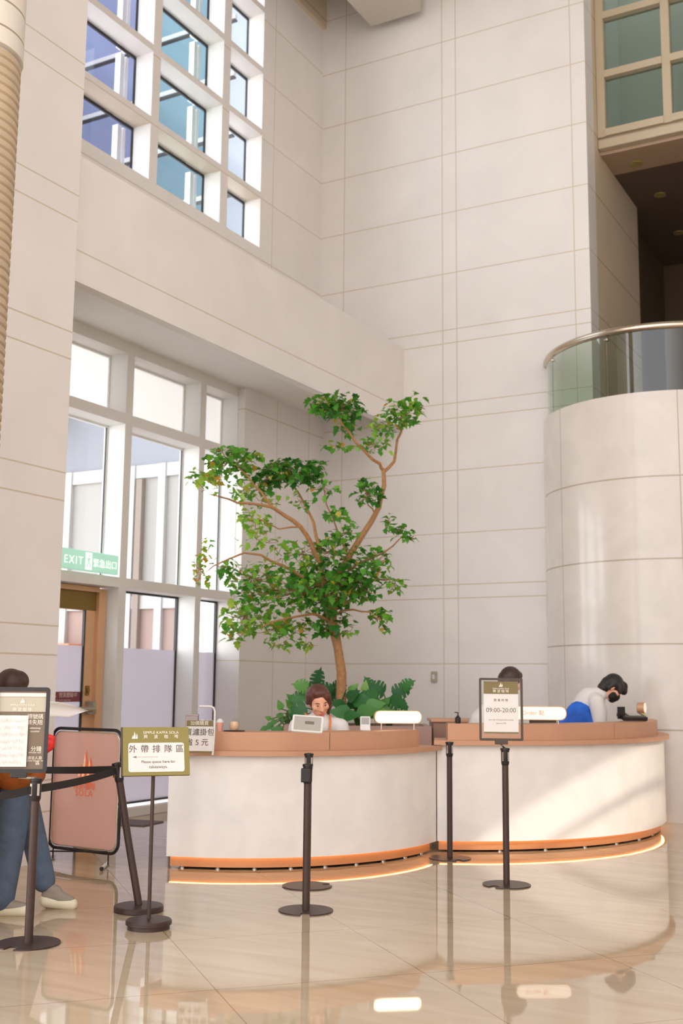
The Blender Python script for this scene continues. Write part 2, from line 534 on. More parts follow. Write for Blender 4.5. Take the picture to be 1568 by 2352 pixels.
# upper window wall, seen above the projecting fascia
UC = [(-5.27, -3.985), (-3.845, -2.558), (-2.404, -1.62)]
UR = [(7.26, 7.965), (8.05, 8.875), (8.96, 9.785), (9.87, 10.695), (10.78, 11.6)]
uh = [(a, b, c, d) for a, b in UC for c, d in UR]
wall_with_holes('wall_left_upper', -.26, 0, [y for p in UC for y in p], [z for p in UR for z in p], uh, 'left_stone', -6.72, 0, 5.22, CEIL)
# lower glazed wall under the fascia
LC = [(-5.50, -4.228), (-4.114, -2.839), (-2.73, -2.03)]
LR = [(0, 2.46), (2.57, 4.28), (4.40, 5.09)]
lh = [(a, b, c, d) for a, b in LC for c, d in LR]
wall_with_holes('wall_left_lower', -.26, 0, [y for p in LC for y in p], [z for p in LR for z in p], lh, 'plain_stone', -6.72, -2.03, 0, 5.22)
struct(MB().span((-.4, -2.03, 0), (.1, 0, 5.22)).build('wall_left_return', 'return_stone'))
struct(MB().span((-.05, -4.18, 0), (.03, -2.03, .10), bev=.006).build('baseboard_left', 'plain_stone'))
# fascia box with its soffit
f = MB().span((1.26, -6.62, 4.935), (1.38, 0, 6.10)).span((0, -6.62, 5.25), (1.26, 0, 6.10))
struct(f.build('trim_1', 'fascia_stone'))
principled('plaster', srgb(246, 242, 239), .8)
struct(MB().span((0, -6.62, 5.215), (1.26, 0, 5.25)).build('ceiling_recess', 'plaster'))
# pier at the left with the projecting face
struct(MB().span((-.3, -10.2, 0), (1.42, -6.66, CEIL)).build('wall_left_pier', 'pier_stone'))
# band of darker stone colour high in the corner and a down-stand beam of the ceiling
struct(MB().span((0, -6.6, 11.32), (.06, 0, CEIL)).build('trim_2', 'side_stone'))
struct(MB().span((.93, -9, 11.0), (1.74, -.2, CEIL)).build('trim_3', 'ceiling_paint'))
struct(MB().span((-.3, -14, CEIL), (12, .35, CEIL + .2)).build('ceiling', 'ceiling_paint'))  # unseen and partial; its reach is set to shade the wall tops

# upper windows -------------------------------------------------------------
wn = 0
for ci, (a, b) in enumerate(UC):
    for ri, (c, d) in enumerate(UR):
        wn += 1
        fr = MB()
        t = .035
        M = face_matrix((-.30, (a + b) / 2, (c + d) / 2), (0, 1, 0), (0, 0, 1))
        fr.span((-.285, a, d - t), (-.262, b, d)).span((-.285, b - t * .5, c), (-.262, b, d - t)).span((-.285, a, c), (-.262, b - t * .5, c + .02)).span((-.285, a, c + .02), (-.262, a + .02, d - t))
        fo = struct(fr.build('window_%d' % wn, 'dark_gasket'))
        MB().span((-.278, a + .01, c + .01), (-.272, b - .01, d - .01)).build('pane', ('lilac_glass', 'blue_glass', 'pale_glass')[ci], fo)
        if ci < 2:
            MB().span((-.44, b - .17, c), (-.36, b - .10, d)).span((-.44, b - .07, c), (-.36, b - .03, d)).build('outer_mullion', 'white_frame', fo)
# reveals of both window walls are painted white: thin liners on the deep sides
lin = MB()
for a, b in UC:
    for c, d in UR:
        lin.span((-.255, b - .004, c), (-.002, b - .0005, d))
for a, b in LC:
    for c, d in LR[1:]:
        lin.span((-.255, b - .004, c), (-.002, b - .0005, d))
lin.span((-.255, LC[1][1] - .004, 0), (-.002, LC[1][1] - .0005, 2.46)).span((-.158, LC[0][1] - .004, 0), (-.002, LC[0][1] - .0005, 2.46))
struct(lin.build('trim_4', 'reveal_paint'))

# lower windows -------------------------------------------------------------
for ci, (a, b) in enumerate(LC):
    for ri, (c, d) in enumerate(LR):
        if ci == 0 and ri == 0:
            continue
        wn += 1
        z0 = c + (.10 if ri == 0 else 0)
        t = .022
        g = 'white_frame' if ri else 'dark_gasket'
        fr = MB().span((-.285, a, d - t), (-.25, b, d)).span((-.285, b - t, z0), (-.25, b, d - t)).span((-.285, a, z0), (-.25, b - t, z0 + t)).span((-.285, a, z0 + t), (-.25, a + t, d - t))
        fo = struct(fr.build('window_%d' % wn, g))
        if ri == 2:
            MB().span((-.272, a + .01, c + .01), (-.266, b - .01, d - .01)).build('pane', 'white_glass', fo)
        elif ri == 1:
            MB().span((-.272, a + .01, c + .01), (-.266, b - .01, d - .01)).build('pane', 'clear_glass', fo)
            MB().span((-.262, b - .03, c + t), (-.248, b - .02, d - t)).build('gasket', 'dark_gasket', fo)
        else:
            MB().span((-.272, a + .01, 1.82), (-.266, b - .01, d - .01)).build('pane', 'clear_glass', fo)
            MB().span((-.272, a + .01, z0 + .01), (-.266, b - .01, 1.82)).build('frosted_pane', 'film_glass', fo)

# glazed bronze door --------------------------------------------------------
a, b = LC[0]
dr = MB().span((-.30, b - .13, 0), (-.16, b - .02, 2.44)).span((-.30, a, 2.40), (-.16, b - .13, 2.455))
do = struct(dr.build('door_1', 'door_bronze'))
MB().span((-.27, a, 2.20), (-.20, b - .13, 2.40)).build('door_closer_panel', 'door_head', do)
MB().span((-.25, b - .28, 0.02), (-.20, b - .145, 2.20)).span((-.25, a, .02), (-.20, b - .28, .16)).build('stile', 'door_bronze', do)
MB().span((-.235, b - .30, .16), (-.205, b - .285, 2.20)).build('gasket', 'dark_gasket', do)
MB().span((-.23, a, 1.82), (-.222, b - .30, 2.20)).build('pane', 'clear_glass', do)
MB().span((-.23, a, .16), (-.222, b - .30, 1.82)).build('frosted_pane', 'film_glass', do)
pb = MB().tube([(-.11, a, 1.16), (-.11, b - .20, 1.155)], .028).span((-.20, b - .24, 1.10), (-.09, b - .18, 1.24), bev=.01)
pb.build('push_bar', 'alu', do)
MB().span((-.20, b - .25, 1.30), (-.185, b - .20, 1.40)).lathe([(.02, 0), (.02, .012)], M=Matrix.Translation((-.185, b - .225, 1.35)) @ Matrix.Rotation(PI / 2, 4, 'Y'), n=16).build('lock', 'door_head', do)
st = MB().span((-.2215, -5.3, 1.232), (-.2195, -4.53, 1.338)).build('banner_sticker', 'maroon', do)
Md = face_matrix((-.2185, -4.80, 1.302), (0, 1, 0), (0, 0, 1))
text('lettering', '請由此進入、營業體驗中', face_matrix((-.2185, -4.88, 1.300), (0, 1, 0), (0, 0, 1)), .04, 'maroon_ink', st)
text('lettering', 'Please enter here, we are open now', face_matrix((-.2185, -4.86, 1.252), (0, 1, 0), (0, 0, 1)), .018, 'maroon_ink', st)

# green exit sign on the transom
ex = MB().span((.0, -5.27, 2.585), (.05, -4.315, 2.795), bev=.008).build('exit_sign', 'sign_green')
tag(ex, 'green lit EXIT sign over the bronze door', 'sign')
text('lettering', 'EXIT', face_matrix((.0512, -5.02, 2.68), (0, 1, 0), (0, 0, 1)), .085, 'sign_white', ex, spacing=1.25)
text('lettering', '緊急出口', face_matrix((.0512, -4.53, 2.675), (0, 1, 0), (0, 0, 1)), .070, 'sign_white', ex)
pic = MB().span((.05, -4.84, 2.60), (.0515, -4.74, 2.78)).build('pictogram', 'sign_white', ex)
rm = MB()
RMx = face_matrix((.0517, -4.79, 2.69), (0, 1, 0), (0, 0, 1))
rm.lathe([(.011, 0), (.011, .001)], M=RMx @ Matrix.Translation((.008, .055, 0)), n=14)
for poly in ([(-.012, .03), (.012, .038), (.006, -.012), (-.012, -.012)], [(-.012, -.01), (0, -.01), (-.018, -.07), (-.032, -.066)], [(0, -.01), (.01, -.005), (.028, -.04), (.024, -.075), (.012, -.072), (.014, -.042)], [(.01, .034), (.034, .012), (.03, .004), (.008, .022)], [(-.012, .03), (-.034, .008), (-.028, .0), (-.008, .018)]):
    rm.prism(poly, RMx, .001)
rm.build('running_figure', 'sign_green', pic)

# ---------------------------------------------------------------- outside the left wall
struct(MB().span((-14, -14, -.25), (-.6, 4, -.05)).build('ground_outside', 'outdoor_ground'))
v = MB()
v.span((-7.5, -1.70, 4.40), (-.9, -1.60, 6.2))
vo = struct(v.build('wall_outside_upper', 'outdoor_grey'))
struct(MB().span((-7.5, -1.70, 2.60), (-.9, -1.60, 4.22)).build('wall_outside_middle', 'outdoor_beige'))
struct(MB().span((-7.5, -1.70, -.05), (-.9, -1.60, 2.42)).build('wall_outside_lower', 'outdoor_pink'))
fr = MB()
for z in (4.22, 2.42):
    fr.span((-7.5, -1.74, z), (-.9, -1.57, z + .18))
for x in (-.92, -1.42, -1.95, -3.1, -4.6):
    fr.span((x - .06, -1.76, -.05), (x + .06, -1.56, 4.4))
struct(fr.build('trim_5', 'outdoor_white'))
struct(MB().span((-1.84, -1.78, -.05), (-1.74, -1.58, 4.2)).build('trim_6', 'outdoor_brown'))
struct(MB().span((-4.4, -3.4, 5.3), (-2.95, -1.58, 5.5)).build('canopy_outside', 'outdoor_brown'))
bx = MB().span((-3.35, -2.2, -.05), (-2.55, -1.8, 1.95), bev=.02).build('display_cabinet', 'outdoor_orange')
tag(bx, 'orange display cabinet outside behind the glass door', 'cabinet')
# slender beams; tinted backdrop panels added to give the upper panes their colour
bm_ = MB(); bd_ = MB()
for z in (7.95, 8.87, 9.79, 10.7):
    bm_.span((-4.2, -1.05, z + .50), (-.9, -1.0, z + .58))
    bd_.span((-4.2, -1.06, z + .475), (-.9, -.99, z + .50))
struct(bm_.build('trim_7', 'outdoor_white')); struct(bd_.build('trim_8', 'dark_gasket'))
struct(MB().span((-4.6, -3.0, 6.4), (-4.3, .72, 17)).build('wall_backdrop_lilac', 'backdrop_lilac'))
struct(MB().span((-4.6, .72, 6.4), (-4.3, 2.95, 17)).build('wall_backdrop_teal', 'backdrop_teal'))
struct(MB().span((-4.6, 2.95, 6.4), (-4.3, 8, 17)).build('wall_backdrop_pale', 'backdrop_pale'))

# ---------------------------------------------------------------- right: pier side, balcony, drum
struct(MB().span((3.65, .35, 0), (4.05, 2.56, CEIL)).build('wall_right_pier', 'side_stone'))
struct(MB().span((3.5, 2.56, 0), (3.82, 5.2, CEIL)).build('wall_right_corridor', 'corridor_shade'))
struct(MB().span((3.5, 5.2, 4.6), (11.5, 5.5, CEIL)).build('wall_right_end', 'corridor_shade'))
struct(MB().span((11.3, .5, 4.6), (11.5, 5.2, CEIL)).build('wall_right_far', 'corridor_shade'))  # unseen; added to close the balcony off and keep it dark
struct(MB().span((3.82, .02, 4.42), (11.5, 5.2, 4.62)).build('floor_balcony', 'slab_trim'))
struct(MB().span((4.05, .02, 0), (11.5, .3, 4.42)).build('wall_right_lower', 'plain_stone'))
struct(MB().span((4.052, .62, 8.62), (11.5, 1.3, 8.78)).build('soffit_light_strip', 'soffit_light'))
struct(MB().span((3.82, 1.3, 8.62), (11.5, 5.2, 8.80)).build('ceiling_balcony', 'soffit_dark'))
struct(MB().span((4.052, .50, 8.665), (11.5, .62, 8.79), bev=.015).span((4.052, .55, 8.79), (11.5, .62, 8.90)).build('trim_9', 'slab_trim'))
for i, (x, y) in enumerate(((4.423, 1.065), (4.47, 2.24), (4.39, 3.80))):
    dl = MB().lathe([(.085, -.012), (.085, 0), (.06, .0), (.05, .012)], c=(x, y, 8.618), n=24).build('downlight', 'downlight')
    tag(dl, ('round gold downlight in the pale strip of the balcony soffit', 'round gold downlight in the dark balcony ceiling, middle of the row', 'round gold downlight deepest in the dark balcony ceiling')[i], 'ceiling light', 'balcony downlights')
# green gridded windows above the balcony
xs = [4.11, 5.0, 6.1, 7.2, 8.3, 9.4, 10.5]
zs = [8.88, 9.73, 10.60, 11.47, 12.4]
for i in range(len(xs) - 1):
    for j in range(len(zs) - 1):
        wn += 1
        x0, x1, z0, z1 = xs[i], xs[i + 1], zs[j], zs[j + 1]
        fr = MB().span((x0 - .055, .50, z0 - .055), (x0 + .055, .62, z1 - .055)).span((x0 + .055, .48, z0 - .055), (x1 - .055, .62, z0 + .045))
        fo = struct(fr.build('window_%d' % wn, 'slab_trim'))
        MB().span((x0 + .03, .57, z0 + .03), (x1 - .03, .58, z1 - .03)).build('pane', 'green_glass', fo)
struct(MB().span((4.052, .64, 8.80), (11.5, 1.6, 8.82)).span((4.06, 1.6, 8.80), (11.5, 1.7, CEIL)).span((4.052, .64, 8.82), (4.09, 1.6, CEIL)).build('wall_behind_windows', 'green_glass_room'))

DC = (4.83, .42); DR = 1.5
drum = struct(MB().lathe([(DR, 0), (DR, 4.80), (DR - .1, 4.80), (DR - .1, 4.62), (.01, 4.62)], c=(DC[0], DC[1], 0), n=128).build('wall_drum', 'drum_stone'))
drum.name = 'wall_right_drum'
rl = thing('balcony_railing', 'curved glass balustrade with steel handrail on the round stone balcony', 'railing', (DC[0], DC[1], 4.8))
pan = [(-200, -143), (-142, -103), (-102, -63), (-62, -23), (-22, 17)]
for p0, p1 in pan:
    MB().ring(DC, DR - .062, DR - .048, 4.72, 5.56, p0, p1, 20).build('glass_panel', 'rail_glass', rl)
hp = [V((DC[0] + (DR - .055) * math.cos(math.radians(a)), DC[1] + (DR - .055) * math.sin(math.radians(a)), 5.585)) for a in range(-200, 21, 4)]
MB().tube(hp, .046, n=14).build('handrail', 'steel', rl)
for a in (-192, -142.5, -102.5, -62.5, -22.5):
    u = V((math.cos(math.radians(a)), math.sin(math.radians(a)), 0))
    MB().box(V((DC[0], DC[1], 5.50)) + u * (DR - .055), (.05, .05, .03), rz=math.radians(a), bev=.006).build('clamp', 'steel', rl)

# unseen east wall added to block the sun; its opening shapes the counter patches
SUN = V((-.75, .35, -.56))
ey = (-8.0, -4.7); ez = (5.12, 5.52, 5.57, 5.98)
wall_with_holes('wall_sun_mask', 12.0, 12.06, ey, ez, [(ey[0], ey[1], ez[0], ez[1]), (ey[0], ey[1], ez[2], ez[3])], 'plain_stone', -24, .5, 0, 24)

# small wall switch on the back wall
sw = MB().span((1.795, -.03, 1.48), (1.87, 0, 1.62), bev=.006).build('wall_socket', 'alu')
tag(sw, 'small grey switch box mounted on the stone back wall', 'switch')
MB().span((1.815, -.036, 1.52), (1.85, -.029, 1.58)).build('switch_plate', 'white_plastic', sw)

# ribbed column at the far left
CX, CY, CR = 2.60, -8.965, .30
rc = thing('ribbed_column', 'round column with horizontally ribbed tan wrap at the left edge', 'column', (CX, CY, 0))
prof = [(CR, 0)]
z = 0.0
while z < 5.40:
    prof += [(CR - .012, z), (CR, z + .012), (CR + .002, z + .034), (CR - .006, z + .055)]
    z += .06
MB().lathe(prof + [(CR, 5.42)], c=(CX, CY, 0), n=64).build('ribbed_wrap', 'rib_wrap', rc)
MB().lathe([(CR - .02, 5.42), (CR - .02, 5.47), (CR + .012, 5.48), (CR + .012, CEIL)], c=(CX, CY, 0), n=64).build('stone_shaft', 'column_stone', rc)

# ================================================================ COUNTERS
def counter(name, label, C, R, a0, a1, dz, rim0, rim1, seams):
    t = thing(name, label, 'counter', (C[0], C[1], 0))
    zt = .88 + dz
    MB().ring(C, R - .025, R, .10, zt, a0, a1).build('front_panel', 'counter_marble', t)
    MB().ring(C, R - .42, R - .025, .124, zt - .002, a0 + .6, a1 - .6).build('carcass', 'worktop', t)
    MB().ring(C, R - .08, R - .055, .020, .122, a0 + .3, a1 - .3).build('plinth', 'bronze_base', t)
    MB().ring(C, R - .046, R - .030, .0965, .106, a0 + .5, a1 - .5).build('light_strip', 'led', t)
    MB().ring(C, R - .40, R - .16, .012, .12, a0 + 1, a1 - 1).build('recessed_base', 'counter_dark', t)
    n = 9
    for i in range(n):
        a = math.radians(a0 + 3 + (a1 - a0 - 6) * i / (n - 1))
        MB().lathe([(.024, 0), (.024, .008), (.012, .010), (.012, .022)], c=(C[0] + (R - .11) * math.cos(a), C[1] + (R - .11) * math.sin(a), 0), n=14).build('foot', 'chrome', t)
    MB().ring(C, R - .45, R + .055, zt, zt + .038, a0 - .6, a1 + .3).build('ledge', 'bronze_rim', t)
    cuts = [rim0] + list(seams) + [rim1]
    for i in range(len(cuts) - 1):
        MB().ring(C, R - .36, R - .06, zt + .038, zt + .18, cuts[i] + .08, cuts[i + 1] - .08).build('rim', 'bronze_rim', t)
    return t
LCt, LRad = (2.035, -4.642), 1.854
RCt, RRad = (2.893, -2.303), 2.393
counter('reception_counter', 'left half of the curved white marble counter with bronze rim', LCt, LRad, -77, 4.5, 0, -84, -2.5, (-36,))
counter('reception_counter', 'right half of the curved white marble counter, nearest the round stone drum', RCt, RRad, -65.5, 28, .045, -63.2, 26, (-20,))

# planter and low cabinet behind the counter
PB = at(820, 1655, 11.75); PB.z = 0
pw = 330 * 11.6 / 2630
Mp = Matrix.Translation(PB) @ Matrix.Rotation(YAW, 4, 'Z')
pl = thing('planter_box', 'low pinkish planter holding the indoor tree behind the counter', 'planter', PB)
q = MB()
for c, s in (((0, -.38, .52), (pw, .06, 1.04)), ((0, .38, .52), (pw, .06, 1.04)), ((-pw / 2 + .03, 0, .52), (.06, .70, 1.04)), ((pw / 2 - .03, 0, .52), (.06, .70, 1.04))):
    q.box(c, s, M=Mp)
q.build('box_wall', 'planter', pl)
MB().box((0, 0, .48), (pw - .13, .69, .94), M=Mp).build('soil', 'soil', pl)
CB = at(1062, 1655, 12.0); CB.z = 0
Mc = Matrix.Translation(CB) @ Matrix.Rotation(YAW, 4, 'Z')
cb = thing('back_cabinet', 'brown low cabinet between the two counter halves', 'cabinet', CB)
MB().box((0, 0, .535), (.66, .5, 1.07), M=Mc, bev=.01).build('body', 'cabinet', cb)
MB().box((0, 0, 1.085), (.70, .54, .03), M=Mc, bev=.005).build('cabinet_top', 'bronze_rim', cb)

# ================================================================ TREE AND PLANTS
def leaf_verts(kind, L_, bend):
    """outline of one leaf in its own plane: x along the midrib"""
    if kind == 'tree':
        prof = [(0, .0), (.12, .26), (.30, .40), (.42, .24), (.60, .34), (.74, .14), (1, 0)]
    elif kind == 'heart':
        prof = [(-.10, .18), (0, .34), (.2, .44), (.45, .38), (.75, .18), (1, 0)]
    elif kind == 'long':
        prof = [(0, .02), (.15, .14), (.4, .2), (.7, .15), (1, 0)]
    else:   # split leaf
        prof = [(-.08, .2), (.02, .40), (.12, .48), (.16, .2), (.2, .5), (.32, .5), (.36, .18), (.4, .48), (.54, .43), (.58, .15), (.62, .38), (.76, .26), (.8, .1), (1, 0)]
    return prof

class Leaves:
    def __init__(self):
        self.bm = bmesh.new()
        self.tone = self.bm.faces.layers.float.new('tone')
    def add(self, p, d, n, size, kind, tone, fold=.25, droop=.25):
        d = V(d).normalized(); n = V(n); n = n - d * n.dot(d)
        n = n.normalized() if n.length > 1e-4 else d.orthogonal().normalized()
        s = d.cross(n)
        prof = leaf_verts(kind, size, droop)
        P = lambda x, y: V(p) + d * (x * size) + s * (y * size) + n * (abs(y) * fold * size - droop * x * x * size)
        mid = [self.bm.verts.new(P(x, 0)) for x, y in prof]
        for sgn in (1, -1):
            edge = [self.bm.verts.new(P(x, sgn * y)) if y > 1e-6 else mid[i] for i, (x, y) in enumerate(prof)]
            for i in range(len(prof) - 1):
                vs = []
                for v in (mid[i], mid[i + 1], edge[i + 1], edge[i]):
                    if v not in vs: vs.append(v)
                if len(vs) > 2:
                    f = self.bm.faces.new(vs if sgn > 0 else vs[::-1]); f[self.tone] = tone; f.smooth = True
    def build(self, name, mat, parent):
        me = bpy.data.meshes.new(name)
        self.bm.to_mesh(me); self.bm.free()
        me.materials.append(MATS[mat])
        return link(name, me, parent)

def rnd(a, b): return random.uniform(a, b)
TD = 11.75
def tp(px, py, dd=0.0): return at(px, py, TD + dd)
tb = tp(786, 1660); 
tree = thing('indoor_tree', 'slender green tree with a spreading leafy crown behind the counter', 'tree', (tb.x, tb.y, .95))
br = MB()
trunk = [(786, 1675), (783, 1600), (784, 1545), (776, 1490), (767, 1445), (757, 1405), (752, 1370)]
br.tube([tp(*p) for p in trunk], [.058, .055, .052, .046, .055, .045, .035], n=12)
def branch(pts, r0, r1, dd0=0.0, dd1=0.0):
    P = []
    for i, p in enumerate(pts):
        k = i / (len(pts) - 1)
        P.append(tp(p[0], p[1], dd0 + (dd1 - dd0) * k))
    # smooth by inserting midpoints
    Q = [P[0]]
    for a, b in zip(P, P[1:]):
        Q += [(a + b) / 2 + V((rnd(-.012, .012), rnd(-.012, .012), rnd(-.012, .012))), b]
    br.tube(Q, [r0 + (r1 - r0) * i / (len(Q) - 1) for i in range(len(Q))], n=8)
branch([(767, 1445), (765, 1395), (775, 1330), (800, 1280), (838, 1220), (870, 1165), (882, 1115), (880, 1080)], .042, .022, 0, .1)
branch([(880, 1080), (872, 1065), (845, 1045), (820, 1020), (795, 985), (780, 960)], .02, .009, .1, -.2)
branch([(880, 1085), (905, 1060), (912, 1010), (925, 975), (935, 945)], .02, .008, .1, .25)
branch([(757, 1420), (745, 1350), (735, 1290), (715, 1250), (690, 1210), (655, 1185), (625, 1165), (600, 1160), (545, 1155), (500, 1140)], .036, .008, 0, -.35)
branch([(625, 1165), (600, 1130), (570, 1095), (540, 1065)], .016, .007, -.2, -.1)
branch([(735, 1260), (720, 1200), (695, 1150), (672, 1115)], .02, .009, -.1, .2)
branch([(745, 1350), (700, 1330), (650, 1300), (600, 1275), (560, 1270), (490, 1300)], .022, .006, 0, -.4)
branch([(760, 1430), (720, 1410), (660, 1420), (600, 1440)], .018, .006, 0, -.5)
branch([(765, 1400), (820, 1370), (860, 1330), (905, 1330), (935, 1345)], .018, .005, 0, .3)
branch([(775, 1330), (830, 1290), (880, 1270), (920, 1235), (955, 1237)], .014, .004, .05, .4)
branch([(770, 1410), (810, 1400), (850, 1405), (875, 1425)], .012, .005, 0, -.3)
branch([(800, 1280), (775, 1220), (750, 1160), (745, 1125)], .012, .005, .05, .3)
branch([(860, 1180), (845, 1160), (842, 1130)], .009, .004, .1, -.1)
branch([(690, 1210), (640, 1215), (590, 1190)], .010, .004, -.15, -.5)
branch([(545, 1155), (480, 1135), (450, 1105)], .008, .003, -.3, -.5)
branch([(490, 1300), (460, 1320), (455, 1345)], .006, .003, -.4, -.5)
# clusters: centre px, radii px, depth radius, count, leaf size, tone bias
CL = [
 (775, 935, 62, 34, .3, 150, .088, .15), (800, 985, 30, 20, .2, 34, .08, .25), (735, 925, 34, 22, .2, 34, .085, .35), (770, 1025, 45, 12, .2, 22, .075, .45),
 (925, 950, 48, 36, .3, 90, .08, .45), (880, 975, 40, 30, .25, 40, .075, .55), (955, 925, 22, 24, .15, 22, .085, .3), (860, 1022, 40, 26, .2, 34, .075, .5),
 (528, 1058, 62, 36, .3, 140, .085, .35), (480, 1100, 34, 40, .25, 46, .085, .72), (595, 1045, 20, 16, .15, 12, .08, .5), (440, 1095, 18, 28, .2, 10, .07, .6), (560, 1120, 40, 34, .2, 40, .08, .6),
 (668, 1082, 68, 32, .3, 170, .09, .12), (612, 1105, 30, 30, .2, 54, .09, .12), (720, 1075, 28, 24, .2, 40, .085, .25), (600, 1150, 70, 18, .25, 26, .075, .6),
 (845, 1130, 34, 34, .2, 66, .085, .2), (742, 1120, 34, 26, .25, 24, .08, .3), (770, 1178, 30, 20, .2, 22, .08, .35), (690, 1150, 40, 26, .2, 18, .07, .4),
 (585, 1195, 42, 36, .3, 46, .08, .65), (595, 1240, 60, 26, .3, 24, .08, .62), (480, 1255, 26, 28, .2, 10, .075, .6), (462, 1310, 26, 44, .25, 34, .08, .78), (515, 1300, 40, 20, .2, 22, .085, .5),
 (690, 1355, 150, 62, .6, 300, .085, .38), (760, 1340, 90, 58, .6, 250, .09, .22), (580, 1330, 70, 46, .4, 90, .085, .5), (560, 1415, 60, 44, .4, 90, .085, .6), (640, 1440, 80, 34, .4, 100, .085, .6), (755, 1430, 60, 34, .35, 70, .10, .2), (530, 1455, 24, 24, .2, 16, .09, .75), (700, 1478, 30, 14, .2, 12, .085, .6), (640, 1480, 40, 16, .3, 16, .08, .65),
 (765, 1265, 70, 46, .5, 100, .085, .3), (700, 1270, 70, 40, .4, 44, .08, .45), (650, 1280, 60, 40, .4, 34, .075, .5),
 (855, 1290, 46, 44, .4, 80, .08, .35), (830, 1350, 50, 36, .4, 80, .085, .3), (905, 1340, 30, 22, .2, 20, .08, .45), (872, 1415, 26, 20, .2, 32, .085, .4), (885, 1440, 14, 12, .1, 8, .08, .3), (918, 1220, 30, 20, .2, 26, .08, .25), (945, 1236, 18, 6, .1, 8, .075, .25), (890, 1195, 22, 22, .2, 14, .075, .4), (800, 1450, 24, 12, .2, 10, .08, .6), (800, 1220, 40, 30, .3, 26, .08, .35),
]
lf = Leaves(); tw = br
for cx_, cy_, rx, ry, rd, cnt, size, tone in CL:
    k = 0; cnt = int(cnt * 1.2)
    cen = tp(cx_, cy_)
    while k < cnt:
        x, y, zz = rnd(-1, 1), rnd(-1, 1), rnd(-1, 1)
        if x * x + y * y + zz * zz > 1: continue
        p = tp(cx_ + x * rx, cy_ + y * ry, zz * rd)
        d = V((rnd(-1, 1), rnd(-1, 1), rnd(-.8, .35)))
        n = V((rnd(-.6, .6), rnd(-.6, .6), 1))
        tn = min(1, max(0, tone + rnd(-.28, .28)))
        if random.random() < .04: tn = rnd(.85, 1)
        lf.add(p, d, n, size * rnd(.75, 1.3), 'tree', tn)
        if k % 5 == 0:
            tw.tube([cen + (p - cen) * .1, (cen + p) / 2 + V((0, 0, -.02)), p], [.004, .003, .002], n=5, cap=False)
        k += 1
lf.build('foliage', 'tree_leaf', tree)
br.build('trunk', 'bark', tree)

def plant(name, label, cat, base, specs, kind, mat='broad_leaf', droop=.3, group=None):
    """specs: (px, py, depth offset, leaf size, tone, direction r, direction z)"""
    t = thing(name, label, cat, base)
    s_ = MB(); l_ = Leaves()
    for px, py, dd, size, tone, dr, dz_ in specs:
        p = at(px, py, TD + dd)
        m = (base + p) / 2 + V((0, 0, .10))
        s_.tube([base, m, p], [.010, .008, .006], n=6)
        tone = min(1, tone + .14)
        l_.add(p, RT * dr - FW * rnd(.1, .5) + UP * dz_, -FW * 1.0 + UP * rnd(.3, .9) + RT * rnd(-.5, .5), size * .76, kind, tone, fold=.15, droop=droop)
    s_.build('stems', 'stem', t); l_.build('foliage', mat, t)
    return t
def soil_at(px, dd=0.0):
    p = at(px, 1655, TD + dd); p.z = .95
    return p
plant('monstera_plant', 'dark split-leaved plant left of the tree trunk, behind the woman', 'plant', soil_at(745, .1),
      [(728, 1572, .1, .24, .05, .1, 1.0), (735, 1585, 0, .22, .08, .8, .25), (720, 1585, 0, .24, .1, -.8, .2), (765, 1580, .1, .2, .05, .9, .3), (705, 1580, -.1, .22, .55, -.8, .3), (700, 1600, -.1, .22, .35, -.9, -.2), (760, 1600, .1, .22, .12, .6, .3), (700, 1625, -.15, .24, .25, -.7, -.3), (690, 1640, -.1, .2, .3, -.4, -.5), (775, 1610, 0, .2, .05, .3, .6), (745, 1600, .2, .22, .05, -.3, .5)], 'split')
plant('philodendron_plant', 'broad-leaved green plant at the foot of the tree trunk', 'plant', soil_at(825, .0),
      [(800, 1605, -.1, .2, .12, .5, .5), (815, 1610, -.1, .25, .3, .9, .1), (835, 1585, 0, .14, .8, .3, .9), (845, 1625, -.2, .24, .5, .9, .3), (800, 1640, -.2, .26, .35, -.9, .2), (825, 1640, -.25, .28, .45, .8, .3), (850, 1640, -.2, .24, .6, .8, .3), (790, 1625, -.1, .22, .15, -.7, .4), (812, 1625, .1, .26, .15, .2, .9), (870, 1630, -.1, .22, .4, .5, .6), (830, 1608, .1, .24, .2, .6, .5), (795, 1645, -.25, .2, .3, .4, .1), (860, 1640, .1, .2, .3, -.5, .5), (805, 1590, .2, .16, .7, .6, .8)], 'heart')
plant('monstera_plant', 'split-leaved plant reaching right over the glowing capsule lamp', 'plant', soil_at(895, .1),
      [(925, 1580, 0, .2, .35, .6, .5), (905, 1595, 0, .26, .1, .6, .3), (880, 1590, .1, .26, .12, -.6, .4), (865, 1600, 0, .24, .3, -.9, .1), (895, 1610, -.1, .26, .15, .9, -.1), (870, 1620, -.1, .24, .25, -.5, -.4), (915, 1615, -.1, .18, .3, .8, -.5), (885, 1625, -.15, .22, .5, .2, -.6), (850, 1580, .2, .18, .2, -.3, .8), (900, 1635, -.1, .16, .7, .8, -.2), (860, 1635, 0, .2, .4, .1, .5)], 'split')
